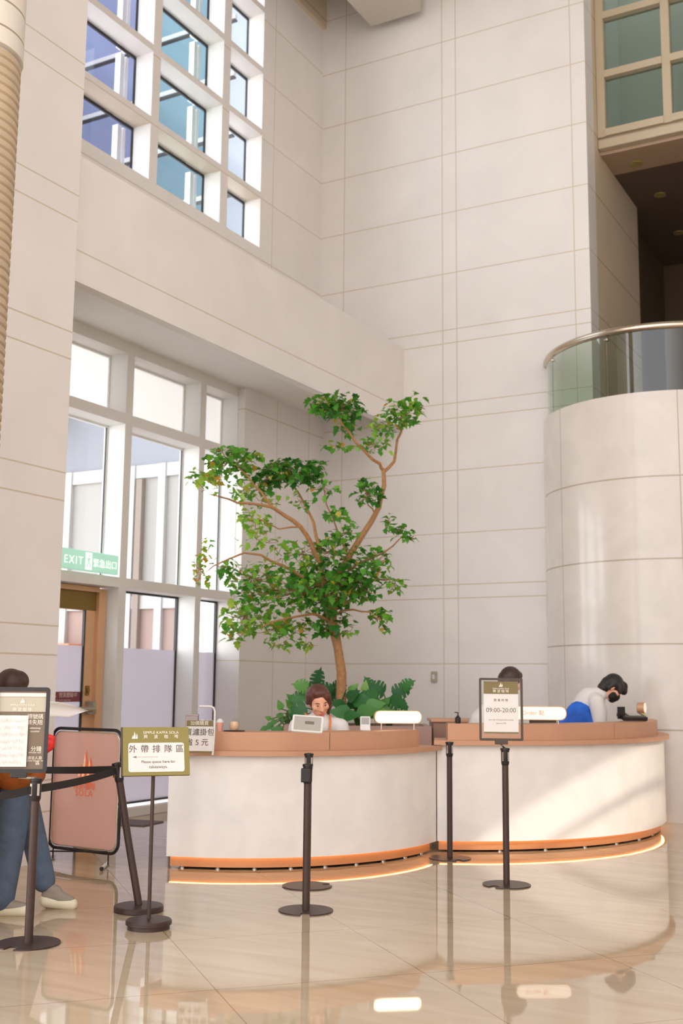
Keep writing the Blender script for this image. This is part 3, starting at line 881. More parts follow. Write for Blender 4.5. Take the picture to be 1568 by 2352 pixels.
plant('trailing_plant', 'light green trailing plant spilling past the left end of the planter', 'plant', soil_at(672, .05),
      [(645, 1628, 0, .13, .6, -.2, .9), (640, 1640, 0, .12, .5, .5, -.6), (632, 1655, -.05, .11, .45, -.6, -.6), (625, 1665, -.05, .12, .4, -.8, -.4), (640, 1668, -.1, .12, .45, -.1, -1), (612, 1672, 0, .10, .5, -.9, -.2), (650, 1650, .05, .10, .7, .8, -.3), (660, 1640, .1, .12, .6, .6, .3), (655, 1665, 0, .10, .75, .2, -1), (668, 1625, .1, .13, .55, -.4, .8), (620, 1652, 0, .08, .55, -.5, .3), (648, 1672, -.05, .1, .6, .4, -.9), (675, 1610, .1, .14, .5, -.6, .6), (632, 1672, -.1, .11, .5, -.4, -.8)], 'heart')

# ================================================================ PEOPLE
def capsule_mesh(caps, voxel, name, mat, parent, smooth_iter=4):
    """tapered limbs from joint to joint, melted into one continuous surface"""
    bm = bmesh.new()
    for a, b, ra, rb in caps:
        a = V(a); b = V(b)
        d = b - a
        Ln = d.length
        n = 14
        if Ln < 1e-5:
            bmesh.ops.create_icosphere(bm, subdivisions=3, radius=ra, matrix=Matrix.Translation(a)); continue
        d.normalize()
        u = d.orthogonal().normalized(); w = d.cross(u)
        rings = []
        for k in range(1, 6):
            t = -PI / 2 + PI / 2 * k / 5
            rings.append((a + d * (ra * math.sin(t)), ra * math.cos(t)))
        for k in range(1, 6):
            t = PI / 2 * k / 6
            if k == 1: rings.append((b, rb))
            rings.append((b + d * (rb * math.sin(t)), rb * math.cos(t)))
        vr = [[bm.verts.new(c + (u * math.cos(2 * PI * j / n) + w * math.sin(2 * PI * j / n)) * r) for j in range(n)] for c, r in rings]
        for p, q_ in zip(vr, vr[1:]):
            for j in range(n):
                bm.faces.new((p[j], p[(j + 1) % n], q_[(j + 1) % n], q_[j]))
        bm.faces.new(vr[0][::-1]); bm.faces.new(vr[-1])
    me = bpy.data.meshes.new(name); bmesh.ops.recalc_face_normals(bm, faces=bm.faces); bm.to_mesh(me); bm.free()
    return melt(me, voxel, name, mat, parent, smooth_iter)

def melt(me, voxel, name, mat, parent, smooth_iter=4):
    o = bpy.data.objects.new(name, me); COL.objects.link(o)
    m = o.modifiers.new('r', 'REMESH'); m.mode = 'VOXEL'; m.voxel_size = voxel; m.use_smooth_shade = True
    s = o.modifiers.new('s', 'SMOOTH'); s.factor = .5; s.iterations = smooth_iter
    dg = bpy.context.evaluated_depsgraph_get()
    me2 = bpy.data.meshes.new_from_object(o.evaluated_get(dg))
    bpy.data.objects.remove(o)
    me2.materials.clear(); me2.materials.append(MATS[mat])
    me2.name = name
    for p in me2.polygons: p.use_smooth = True
    return link(name, me2, parent)

def head_caps(c, f, u, s=1.0):
    """head about 0.215 tall at centre c, facing f, crown towards u"""
    f = V(f).normalized(); u = V(u); u = (u - f * u.dot(f)).normalized(); r = f.cross(u)
    P = lambda x, y, z: V(c) + (r * x + f * y + u * z) * s
    caps = [(P(0, -.012, .028), P(0, .0, .028), .078, .074), (P(0, -.03, .02), P(0, -.03, .02), .076, .076),
            (P(0, .02, -.02), P(0, .035, -.065), .062, .040), (P(-.028, .03, -.05), P(0, .05, -.078), .030, .024), (P(.028, .03, -.05), P(0, .05, -.078), .030, .024),
            (P(0, .078, .012), P(0, .094, -.022), .009, .013), (P(-.012, .082, -.026), P(.012, .082, -.026), .010, .010),
            (P(-.03, .066, .022), P(.03, .066, .022), .012, .012), (P(-.016, .078, -.052), P(.016, .078, -.052), .008, .008),
            (P(-.074, -.01, .012), P(-.076, -.014, -.022), .016, .011), (P(.074, -.01, .012), P(.076, -.014, -.022), .016, .011),
            (P(-.04, .05, -.012), P(-.04, .05, -.012), .026, .026), (P(.04, .05, -.012), P(.04, .05, -.012), .026, .026)]
    caps = [(a, b, ra * s, rb * s) for a, b, ra, rb in caps]
    return caps, P

def hand_caps(wrist, d, palm_n, side=1, curl=.5, s=1.0):
    """palm with five fingers of unequal length; d points from wrist to fingers"""
    d = V(d).normalized(); n = V(palm_n); n = (n - d * n.dot(d)).normalized(); x = d.cross(n) * side
    W = V(wrist); caps = []
    k = W + d * .085 * s
    for i, (o, ln) in enumerate(((-.03, .066), (-.010, .078), (.011, .072), (.030, .056))):
        b = k + x * o * s
        caps.append((W + x * o * .45 * s, b, .017 * s, .0125 * s))
        m1 = b + (d * math.cos(curl * .6) + n * math.sin(curl * .6)) * ln * .5 * s
        m2 = m1 + (d * math.cos(curl * 1.6) + n * math.sin(curl * 1.6)) * ln * .5 * s
        caps += [(b, m1, .0095 * s, .0085 * s), (m1, m2, .0085 * s, .0072 * s)]
    b = W + d * .03 * s - x * .026 * s
    m1 = b + (d * .7 - x * .6 + n * .3).normalized() * .036 * s
    m2 = m1 + (d * .85 - x * .2 + n * .45).normalized() * .030 * s
    caps += [(W + d * .012 * s, b, .016 * s, .013 * s), (b, m1, .0115 * s, .0095 * s), (m1, m2, .0095 * s, .008 * s)]
    return caps

def eyes(P, parent, mat='eye', closed=False):
    for sx in (-1, 1):
        mb = MB()
        c = P(sx * .030, .0745, .012)
        r = bmesh.ops.create_icosphere(mb.bm, subdivisions=2, radius=.0085 if not closed else .007, matrix=Matrix.Translation(c))
        mb.build('eye', mat, parent)

# --- customer with jeans at the left ---------------------------------------
O = CAM + FW * 7.5 - RT * 2.065
pc = thing('person', 'person in rust-orange jacket and wide blue jeans behind the black framed sign', 'person', (O.x, O.y, 0))
J = lambda r, a, z: lv(O, r, a, z)
hc, HP = head_caps(J(-.075, 0, 1.385), RT * .9 + FW * .35 - UP * .12, UP)
nearf, farf = (.0, -.12), (.235, .10)
body = hc + [
    (J(-.085, 0, 1.30), J(-.07, 0, 1.19), .046, .052),
    (J(-.07, .0, 1.14), J(-.05, 0, .98), .115, .105), (J(-.05, 0, .98), J(-.01, 0, .80), .105, .115),
    (J(-.07, -.13, 1.15), J(-.07, .13, 1.15), .055, .055),
    (J(-.07, -.16, 1.14), J(.08, -.20, .92), .045, .036), (J(.08, -.20, .92), J(-.03, -.20, 1.10), .034, .024),
    (J(-.07, .16, 1.14), J(-.02, .2, .93), .045, .036), (J(-.02, .2, .93), J(-.0, .10, 1.12), .034, .024),
    (J(.0, -.08, .78), J(.0, -.10, .44), .078, .052), (J(.0, -.10, .44), J(-.06, -.12, .09), .050, .034), (J(-.06, -.12, .06), J(.08, -.12, .04), .038, .03),
    (J(.0, .08, .78), J(.10, .09, .44), .078, .052), (J(.10, .09, .44), J(.19, .10, .12), .050, .034), (J(.19, .10, .09), J(.32, .10, .045), .038, .03)]
body += hand_caps(J(-.03, -.20, 1.10), RT * .5 + UP * .8 + FW * .3, FW, 1, .7) + hand_caps(J(.0, .10, 1.12), RT * .8 + UP * .5, -FW, -1, .7)
capsule_mesh(body, .009, 'body', 'skin', pc)
eyes(HP, pc)
hair = [(HP(0, -.02, .045), HP(0, -.02, .045), .096, .096), (HP(0, -.045, .02), HP(0, -.05, -.05), .082, .066), (HP(0, .025, .062), HP(0, .025, .062), .072, .072), (HP(-.05, .0, .05), HP(-.06, -.01, .0), .045, .03), (HP(.05, .0, .05), HP(.06, -.03, .0), .045, .03)]
capsule_mesh(hair, .009, 'hair', 'hair_dark', pc)
jk = [(J(-.075, 0, 1.20), J(-.055, 0, .98), .135, .14), (J(-.055, 0, .98), J(.0, 0, .86), .14, .16), (J(-.07, -.12, 1.155), J(-.07, .12, 1.155), .072, .072), (J(.0, -.08, .89), J(.0, .06, .89), .155, .155),
      (J(-.07, -.16, 1.14), J(.08, -.20, .91), .07, .066), (J(.08, -.20, .91), J(-.02, -.20, 1.06), .066, .05), (J(-.07, .16, 1.14), J(-.02, .21, .92), .07, .066), (J(-.02, .21, .92), J(-.01, .12, 1.08), .066, .05), (J(.06, -.14, .86), J(.13, -.12, .86), .08, .07)]
capsule_mesh(jk, .011, 'jacket', 'jacket', pc)
sc_ = [(J(-.16, -.1, 1.0), J(-.15, -.12, .80), .07, .075), (J(-.15, -.12, .80), J(-.15, -.12, .72), .075, .06)]
capsule_mesh(sc_, .011, 'bag', 'jacket_red', pc)
jn = [(J(.0, -.03, .80), J(.0, .03, .80), .125, .125), (J(.0, -.07, .74), J(.0, -.10, .44), .100, .086), (J(.0, -.10, .44), J(-.045, -.12, .10), .084, .086), (J(.0, .06, .74), J(.09, .09, .44), .098, .080), (J(.09, .09, .44), J(.165, .10, .17), .080, .074)]
capsule_mesh(jn, .011, 'jeans', 'denim', pc)
def shoe(heel, toe, parent, lift=0.0):
    heel = V(heel); toe = V(toe); d = (toe - heel); ln = d.length; d.normalize()
    up = UP
    t = heel + d * ln
    caps = [(heel + d * .04 + up * .055, heel + d * ln * .5 + up * .05, .042, .044), (heel + d * ln * .5 + up * .045, heel + d * (ln - .04) + up * .035, .044, .034), (heel + d * .05 + up * .09, heel + d * .09 + up * .08, .040, .042)]
    u_ = capsule_mesh(caps, .008, 'shoe', 'shoe', parent)
    so = [(heel + d * .035 + up * .02, heel + d * (ln - .035) + up * .018, .047, .042)]
    s_ = capsule_mesh(so, .008, 'shoe_sole', 'shoe_sole', u_)
    for vtx in s_.data.vertices:
        pass
    return u_
shoe(J(-.13, -.12, .01), J(.135, -.13, .01), pc)
shoe(J(.155, .10, .035), J(.385, .09, .005), pc)

# --- woman behind the left counter ------------------------------------------
O2 = CAM + FW * 9.86 + RT * ((737 - 784) / 2630 * 9.86)
pwm = thing('person', 'smiling woman in a white shirt and orange cord leaning over the counter tablet', 'person', (O2.x, O2.y, 0))
J = lambda r, a, z: lv(O2, r, a, z)
hc, HP = head_caps(J(.0, -.06, 1.285), -FW * .9 + RT * .30 - UP * .42, UP * 1 - RT * .12, 1.12)
body = hc + [
    (J(.0, -.03, 1.22), J(.01, .03, 1.12), .045, .055), (J(.0, .04, 1.06), J(.0, .12, .84), .12, .105), (J(.0, .12, .84), J(.0, .14, .70), .11, .12),
    (J(-.15, .03, 1.08), J(.15, .03, 1.08), .052, .052),
    (J(-.19, .03, 1.07), J(-.21, -.02, .86), .044, .035), (J(-.21, -.02, .86), J(-.13, -.20, .93), .033, .024),
    (J(.19, .03, 1.07), J(.23, -.02, .86), .044, .035), (J(.23, -.02, .86), J(.16, -.20, .90), .033, .024),
    (J(-.08, .14, .68), J(-.08, .12, .36), .075, .05), (J(-.08, .12, .36), J(-.08, .16, .07), .048, .034), (J(-.08, .16, .05), J(-.08, .02, .04), .036, .03),
    (J(.08, .14, .68), J(.08, .12, .36), .075, .05), (J(.08, .12, .36), J(.08, .16, .07), .048, .034), (J(.08, .16, .05), J(.08, .02, .04), .036, .03)]
body += hand_caps(J(-.13, -.20, .93), -FW + UP * .2, -UP, 1, .6) + hand_caps(J(.16, -.20, .90), -FW + UP * .2, -UP, -1, .6)
capsule_mesh(body, .008, 'body', 'skin', pwm, 3)
eyes(HP, pwm, closed=True)
MB().tube([HP(-.02, .088, -.05), HP(0, .090, -.056), HP(.02, .088, -.05)], [.004, .0075, .004], n=8).build('lips', 'lip', pwm)
for sx in (-1, 1):
    MB().tube([HP(sx * .016, .079, .030), HP(sx * .032, .078, .036), HP(sx * .048, .066, .030)], [.003, .004, .002], n=6).build('eyebrow', 'hair_auburn', pwm)
hair = [(HP(0, -.035, .04), HP(0, -.035, .04), .108, .108), (HP(-.045, .025, .062), HP(-.075, .01, -.01), .048, .03), (HP(.05, .0, .062), HP(.08, -.02, .0), .042, .022), (HP(-.078, .01, -.01), HP(-.07, .02, -.09), .022, .012), (HP(0, -.07, .0), HP(0, -.08, -.06), .08, .05), (HP(-.02, .02, .085), HP(.02, .02, .085), .045, .045)]
capsule_mesh(hair, .008, 'hair', 'hair_auburn', pwm)
sh = [(J(.0, .04, 1.07), J(.0, .12, .84), .145, .135), (J(.0, .12, .84), J(.0, .14, .72), .135, .145), (J(-.14, .03, 1.09), J(.14, .03, 1.09), .075, .075), (J(-.185, .03, 1.08), J(-.22, -.02, .86), .075, .066), (J(-.22, -.02, .86), J(-.15, -.15, .92), .062, .05), (J(.185, .03, 1.08), J(.24, -.02, .86), .075, .066), (J(.24, -.02, .86), J(.18, -.15, .89), .062, .05), (J(0, .02, 1.13), J(0, .0, 1.17), .075, .068)]
capsule_mesh(sh, .01, 'shirt', 'shirt_white', pwm)
ln = [J(-.085, -.02, 1.17), J(-.06, -.115, 1.10), J(.01, -.135, 1.02)]
MB().tube([J(-.12, .05, 1.19), J(-.10, -.03, 1.175), J(-.085, -.085, 1.13), J(-.02, -.125, 1.03), J(.045, -.12, .97)], .008, n=8).tube([J(.045, -.12, .97), J(.095, -.10, 1.04), J(.10, -.075, 1.13), J(.095, -.02, 1.18)], .008, n=8).build('neck_cord', 'cord_orange', pwm)
tr = [(J(0, .13, .74), J(0, .14, .68), .135, .135), (J(-.08, .14, .68), J(-.08, .13, .1), .10, .07), (J(.08, .14, .68), J(.08, .13, .1), .10, .07)]
capsule_mesh(tr, .012, 'trousers', 'black_plastic', pwm)

# --- staff member with long dark hair behind the right-hand sign ----------------
O3 = CAM + FW * 11.3 + RT * ((1150 - 784) / 2630 * 11.3)
p3 = thing('person', 'person with a long dark ponytail and white shirt behind the opening-hours sign', 'person', (O3.x, O3.y, 0))
J = lambda r, a, z: lv(O3, r, a, z)
hc, HP = head_caps(J(.125, .02, 1.475), RT * .85 + FW * .25 - UP * .35, UP, 1.05)
body = hc + [(J(.10, .02, 1.40), J(.05, .02, 1.28), .045, .055), (J(.03, .02, 1.22), J(-.10, .03, .98), .12, .105), (J(-.10, .03, .98), J(-.16, .03, .82), .11, .12),
    (J(.02, -.14, 1.25), J(.02, .17, 1.25), .052, .052),
    (J(.01, -.18, 1.24), J(.02, -.2, 1.0), .044, .035), (J(.02, -.2, 1.0), J(.20, -.12, .96), .033, .024), (J(.01, .2, 1.24), J(.02, .22, 1.0), .044, .035), (J(.02, .22, 1.0), J(.20, .14, .96), .033, .024),
    (J(-.16, -.05, .80), J(-.13, -.06, .43), .08, .05), (J(-.13, -.06, .43), J(-.16, -.06, .08), .048, .034), (J(-.16, -.06, .05), J(-.02, -.06, .04), .036, .03),
    (J(-.16, .11, .80), J(-.13, .12, .43), .08, .05), (J(-.13, .12, .43), J(-.16, .12, .08), .048, .034), (J(-.16, .12, .05), J(-.02, .12, .04), .036, .03)]
body += hand_caps(J(.20, -.12, .96), RT, -UP, 1, .6) + hand_caps(J(.20, .14, .96), RT, -UP, -1, .6)
capsule_mesh(body, .010, 'body', 'skin', p3)
eyes(HP, p3)
hair = [(HP(0, -.03, .045), HP(0, -.03, .045), .108, .108), (HP(0, -.06, .01), HP(0, -.06, -.08), .09, .06), (HP(.05, -.01, .03), HP(.07, .0, -.12), .045, .03), (HP(.07, .0, -.12), HP(.06, .02, -.20), .03, .012), (HP(-.05, -.01, .03), HP(-.06, -.01, -.1), .045, .03), (HP(0, .035, .085), HP(0, .035, .085), .05, .05)]
capsule_mesh(hair, .010, 'hair', 'hair_dark', p3)
sh = [(J(.03, .02, 1.22), J(-.10, .03, .98), .148, .14), (J(-.10, .03, .98), J(-.16, .03, .86), .14, .145), (J(.02, -.12, 1.26), J(.02, .16, 1.26), .076, .076), (J(.0, -.18, 1.24), J(.02, -.2, 1.0), .076, .066), (J(.02, -.2, 1.0), J(.16, -.14, .97), .064, .05), (J(.0, .2, 1.24), J(.02, .22, 1.0), .076, .066), (J(.02, .22, 1.0), J(.16, .16, .97), .064, .05), (J(-.20, -.08, 1.10), J(-.22, -.08, .98), .11, .12), (J(-.08, -.05, 1.2), J(-.2, -.08, 1.1), .12, .11)]
capsule_mesh(sh, .012, 'shirt', 'shirt_white', p3)
ap = [(J(-.15, .03, .95), J(-.16, .03, .70), .155, .165), (J(-.16, -.05, .72), J(-.14, -.06, .12), .115, .075), (J(-.16, .11, .72), J(-.14, .12, .12), .115, .075), (J(-.22, -.09, .98), J(-.20, -.09, .86), .12, .12)]
principled('apron_blue', srgb(150, 176, 220), .8)
capsule_mesh(ap, .012, 'apron', 'apron_blue', p3)

# --- staff member bending over the right counter ---------------------------------
O4 = CAM + FW * 11.9 + RT * ((1322 - 784) / 2630 * 11.9)
p4 = thing('person', 'person with black hair and black mask bending forward in white and blue shirt', 'person', (O4.x, O4.y, 0))
principled('shirt_blue', srgb(36, 100, 206), .75, noise_amt=.35, noise_scale=7)
J = lambda r, a, z: lv(O4, r, a, z)
hc, HP = head_caps(J(.395, -.02, 1.42), RT * .72 - UP * .70 - FW * .12, UP * .7 + RT * .7, 1.12)
body = hc + [(J(.33, 0, 1.39), J(.24, .02, 1.34), .048, .056), (J(.16, .02, 1.27), J(.0, .03, 1.03), .12, .105), (J(.0, .03, 1.03), J(-.06, .03, .84), .11, .12),
    (J(.19, -.13, 1.30), J(.19, .17, 1.30), .052, .052),
    (J(.19, -.17, 1.28), J(.20, -.2, 1.06), .044, .035), (J(.20, -.2, 1.06), J(.40, -.12, 1.02), .033, .024), (J(.19, .2, 1.28), J(.2, .22, 1.06), .044, .035), (J(.2, .22, 1.06), J(.4, .14, 1.02), .033, .024),
    (J(-.06, -.05, .82), J(-.02, -.06, .43), .08, .05), (J(-.02, -.06, .43), J(-.06, -.06, .08), .048, .034), (J(-.06, -.06, .05), J(.08, -.06, .04), .036, .03),
    (J(-.06, .11, .82), J(-.02, .12, .43), .08, .05), (J(-.02, .12, .43), J(-.06, .12, .08), .048, .034), (J(-.06, .12, .05), J(.08, .12, .04), .036, .03)]
body += hand_caps(J(.40, -.12, 1.02), RT, -UP, 1, .6) + hand_caps(J(.40, .14, 1.02), RT, -UP, -1, .6)
capsule_mesh(body, .010, 'body', 'skin', p4)
eyes(HP, p4)
hair = [(HP(0, -.03, .045), HP(0, -.03, .045), .106, .106), (HP(0, -.06, .0), HP(0, -.07, -.05), .085, .062), (HP(0, .05, .085), HP(0, .085, .055), .052, .04), (HP(.055, .03, .06), HP(.06, .06, .02), .04, .025), (HP(-.055, .03, .06), HP(-.06, .06, .02), .04, .025), (HP(.06, -.03, .03), HP(.072, -.035, -.02), .045, .025)]
capsule_mesh(hair, .009, 'hair', 'hair_black', p4)
mk = [(HP(0, .06, -.035), HP(0, .055, -.07), .052, .042), (HP(-.035, .04, -.04), HP(-.035, .035, -.065), .042, .034), (HP(.035, .04, -.04), HP(.035, .035, -.065), .042, .034)]
capsule_mesh(mk, .008, 'face_mask', 'mask_black', p4)
sh = [(J(.17, .02, 1.29), J(.07, .03, 1.14), .150, .150), (J(.19, -.11, 1.31), J(.19, .16, 1.31), .078, .078), (J(.19, -.17, 1.29), J(.215, -.19, 1.10), .078, .074), (J(.19, .2, 1.28), J(.2, .22, 1.10), .076, .07), (J(.24, 0, 1.36), J(.27, 0, 1.37), .085, .075), (J(.22, -.08, 1.2), J(.2, -.1, 1.0), .10, .10)]
capsule_mesh(sh, .011, 'shirt', 'shirt_white', p4)
sb = [(J(.06, -.02, 1.15), J(-.06, -.02, .98), .155, .155), (J(-.06, -.02, .98), J(-.08, .0, .82), .16, .16), (J(.07, -.09, 1.16), J(.26, -.14, .94), .085, .085), (J(.1, .1, 1.1), J(.2, .2, .96), .08, .075)]
capsule_mesh(sb, .011, 'shirt_tail', 'shirt_blue', p4)
tr = [(J(-.06, .03, .86), J(-.06, .03, .78), .15, .15), (J(-.06, -.05, .8), J(-.03, -.06, .1), .11, .07), (J(-.06, .11, .8), J(-.03, .12, .1), .11, .07)]
capsule_mesh(tr, .012, 'trousers', 'black_plastic', p4)

# ================================================================ STANCHIONS, SIGNS
def notched_disc(mb, c, r, h, gap_dir, gap_w=.03, depth=.06):
    """flat base plate with a slot cut in from its rim"""
    n = 48; pts = []
    gd = V((gap_dir[0], gap_dir[1], 0)).normalized(); sd = V((-gd.y, gd.x, 0))
    a0 = math.atan2(gd.y, gd.x); hw = math.asin(gap_w / r)
    for i in range(n + 1):
        a = a0 + hw + (2 * PI - 2 * hw) * i / n
        pts.append((r * math.cos(a), r * math.sin(a)))
    e1 = gd * (r - depth) - sd * gap_w; e2 = gd * (r - depth) + sd * gap_w
    pts += [(e1.x, e1.y), (e2.x, e2.y)]
    mb.prism(pts, Matrix.Translation(c), h)
    return mb

def stanchion(label, base, h, base_r=.176, pole_r=.024, head=True, head_h=.11, thick=False, lean=None, box=False, gap=None):
    base = V(base)
    t = thing('stanchion', label, 'stanchion', base, 'belt stanchions around the counter')
    b = MB()
    if thick:
        b.lathe([(base_r - .01, 0), (base_r, .004), (base_r, .030), (base_r - .006, .036), (.04, .042), (.001, .042)], c=base, n=48)
    else:
        notched_disc(b, base, base_r, .008, gap if gap is not None else -FW)
    b.build('base_plate', 'base_metal', t)
    top = base + V((0, 0, h)) if lean is None else base + V(lean)
    ax = (top - base).normalized()
    zb = .04 if thick else .008
    MB().tube([base + V((0, 0, zb)), base + ax * (h * .5), top - ax * head_h], pole_r, n=18).build('pole', 'post_metal', t)
    Mh = face_matrix(top - ax * head_h, RT, V((0, 0, 1)))
    M2 = Matrix.Translation(top - ax * head_h) @ ax.to_track_quat('Z', 'Y').to_matrix().to_4x4()
    hd = MB().lathe([(pole_r + .001, -.015), (pole_r + .006, 0), (pole_r + .007, head_h * .84), (pole_r + .011, head_h * .86), (pole_r + .011, head_h), (pole_r * .4, head_h + .004)], M=M2, n=20)
    ho = hd.build('belt_head', 'black_metal', t)
    if lean is not None or not box:
        for s_ in (-1, 1):
            dv = (-FW * .8 + RT * .6 * s_).normalized()
            MB().box(top - ax * head_h * .55 + dv * (pole_r + .009), (.014, .006, head_h * .6), rz=math.atan2(dv.y, dv.x) + PI / 2).build('slot_cover', 'chrome', ho)
    if box:
        MB().box(top - ax * .07 - RT * .012 - FW * .02, (.062, .05, .09), rz=YAW, bev=.006).build('belt_cassette', 'black_metal', t)
    return t, top

s1, s1top = stanchion('dark belt stanchion carrying the black framed sign at the left edge', onfloor(65, 2168), .90, gap=-FW - RT * .4)
s2, s2top = stanchion('stanchion leaning left on a thick round base beside the green sign', onfloor(318, 2092), .935, base_r=.158, thick=True, lean=V((-.153, -.085, .925)))
s3, s3top = stanchion('nearer of the two stanchions lined up before the left counter', onfloor(702, 2092), .925, box=True)
s4, s4top = stanchion('stanchion directly behind another one before the left counter', onfloor(705, 2036), .94, gap=RT + FW * .3, base_r=.18)
s5, s5top = stanchion('stanchion standing closest to the seam between the counter halves', onfloor(1033, 1972), .965, gap=-FW + RT * .4)
s6, s6top = stanchion('stanchion carrying the opening-hours sign before the right counter', onfloor(1163, 2033), .985, gap=-FW - RT)

def belt(name, a, b, h, label, parent=None):
    a = V(a); b = V(b); mb = MB()
    d = (b - a); n = 8
    side = d.cross(UP).normalized() * .0012
    sec = []
    for i in range(n + 1):
        k = i / n
        p = a + d * k - UP * (.012 * 4 * k * (1 - k))
        sec.append([p + side - UP * h / 2, p + side + UP * h / 2, p - side + UP * h / 2, p - side - UP * h / 2])
    rows = [[mb.bm.verts.new(q) for q in s_] for s_ in sec]
    for r0, r1 in zip(rows, rows[1:]):
        for j in range(4):
            mb.bm.faces.new((r0[j], r1[j], r1[(j + 1) % 4], r0[(j + 1) % 4]))
    mb.bm.faces.new(rows[0][::-1]); mb.bm.faces.new(rows[-1])
    o = mb.build(name, 'belt_cloth')
    tag(o, label, 'belt', 'black retractable belts')
    return o
h2 = s2top - V((-.153, -.085, .925)).normalized() * .05
h1 = s1top - V((0, 0, .06))
belt('belt_strap', h1 + (h2 - h1).normalized() * .036, h2 + (h1 - h2).normalized() * .036, .045, 'black belt strap stretched from the leaning stanchion to the framed sign stanchion')
wallp = V((1.44, -7.55, .80))
belt('belt_strap', wallp, h2 + (wallp - h2).normalized() * .036 + V((0, 0, .006)), .047, 'black belt strap running from the leaning stanchion to behind the customer')
wc = MB().box((1.435, -7.55, .80), (.03, .06, .08), bev=.005).build('wall_clip', 'black_metal')
tag(wc, 'small black belt receiver clip on the stone pier behind the customer', 'clip')
out = at(-60, 1832, 6.4)
belt('belt_strap', h1 + (out - h1).normalized() * .036, out, .045, 'black belt strap leaving the framed sign stanchion to the left')

def sign_frame(label, M, w, h, post_from, border, frame_mat='black_plastic', r=.02, t=.02, holder=True):
    c = M @ V((0, 0, 0))
    s = thing('sign_frame', label, 'sign', c)
    frame_mesh(MB(), w, h, r, t, M, .018).build('frame', frame_mat, s)
    MB().prism(rrect(w - t * 1.4, h - t * 1.4, .008), M, .004).build('backing', border, s)
    MB().box((0, -h / 2 - .012, .009), (w * .30, .03, .024), M=M, bev=.004).build('clamp', frame_mat, s)
    lo = M @ V((0, -h / 2 - .024, .009))
    MB().tube([post_from, lo], .009, n=10).build('post', 'chrome' if holder else frame_mat, s)
    return s

# left framed sign on the first stanchion
yr = math.radians(-6)
R1 = (RT * math.cos(yr) - FW * math.sin(yr))
c1 = at(49, 1676, 6.55)
M1 = face_matrix(c1, R1, UP)
sg = sign_frame('black framed menu poster with a white paper clipped over it at left', M1, .305, .478, s1top, 'poster_grey')
T = lambda x, y, z=.0045: M1 @ Matrix.Translation((x, y, z))
MB().box((0, .142, .005), (.262, .082, .002), M=M1).build('poster_header', 'poster_top', sg)
MB().box((0, .196, .005), (.262, .022, .002), M=M1).build('top_strip', 'paper', sg)
sail_logo('logo', T(.0, .150, .0065), .03, 'white_ink', sg)
text('lettering', 'SIMPLE KAFFA SOLA', T(.0, .138, .0066), .011, 'white_ink', sg)
text('lettering', '興 波 咖 啡', T(.0, .112, .0062), .016, 'white_ink', sg)
for s_, x, y, h_ in (('領號碼', .075, .072, .022), ('請失陪', .073, .040, .022), ('takeaway', .077, .010, .012), ('counter', .077, -.008, .012), ('分鐘', .088, -.108, .022), ('minutes wait', .082, -.126, .010), ('請洽人員', .082, -.158, .015), ('please ask our staff', .088, -.172, .009), ('區', .10, -.186, .018)):
    text('lettering', s_, T(x, y), h_, 'white_ink', sg)
pp = MB()
n = 8
Wp, Hp = .175, .285
rows = [[pp.bm.verts.new(M1 @ V((-.048 + Wp * (i / n - .5), -.062 + Hp * (j / n - .5), .0215 + .003 * math.sin(i * 1.3) * (j / n)))) for i in range(n + 1)] for j in range(n + 1)]
for j in range(n):
    for i in range(n):
        pp.bm.faces.new((rows[j][i], rows[j][i + 1], rows[j + 1][i + 1], rows[j + 1][i]))
po = pp.build('notice_paper', 'paper')
sm = po.modifiers.new('t', 'SOLIDIFY'); sm.thickness = .0006
tag(po, 'white notice paper with faint handwriting hung over the black framed poster', 'paper')
wr = MB()
for row in range(7):
    y = .05 - row * .038
    x = -.12
    while x < .02:
        w_ = rnd(.004, .012)
        wr.box((x, y + rnd(-.006, .006), .0262), (.0012, rnd(.008, .022), .0004), M=M1)
        x += w_
principled('pencil', srgb(186, 174, 166), .8)
wo = wr.build('handwriting', 'pencil', po)

# opening-hours sign on the sixth stanchion
c6 = at(1150, 1629, 8.60)
M6 = face_matrix(c6, RT * math.cos(.06) - FW * math.sin(.06), UP)
s6g = sign_frame('framed opening-hours sign with olive header on a stanchion before the counter', M6, .325, .462, s6top, 'acrylic', 'frame_brown', r=.012, t=.017)
T = lambda x, y, z=.0045: M6 @ Matrix.Translation((x, y, z))
MB().box((.0, .012, .0035), (.258, .385, .003), M=M6).build('poster', 'paper', s6g)
MB().box((.0, .160, .006), (.256, .092, .003), M=M6).build('poster_header', 'olive_print', s6g)
MB().box((.0, -.173, .006), (.256, .012, .003), M=M6).build('poster_foot', 'olive_print', s6g)
sail_logo('logo', T(.0, .166, .0078), .034, 'white_ink', s6g)
text('lettering', 'SIMPLE KAFFA SOLA', T(.0, .152, .0078), .010, 'white_ink', s6g)
text('lettering', '興 波 咖 啡', T(.0, .132, .0078), .018, 'white_ink', s6g)
text('lettering', '營 業 時 間', T(.0, .066, .0052), .016, 'ink', s6g)
text('lettering', '09:00-20:00', T(.0, -.008, .0052), .034, 'ink', s6g)
text('lettering', 'last order 30 minutes before closing', T(.0, -.078, .0052), .009, 'ink', s6g)
text('lettering', 'take-out 19:30', T(.0, -.104, .0052), .009, 'ink', s6g)

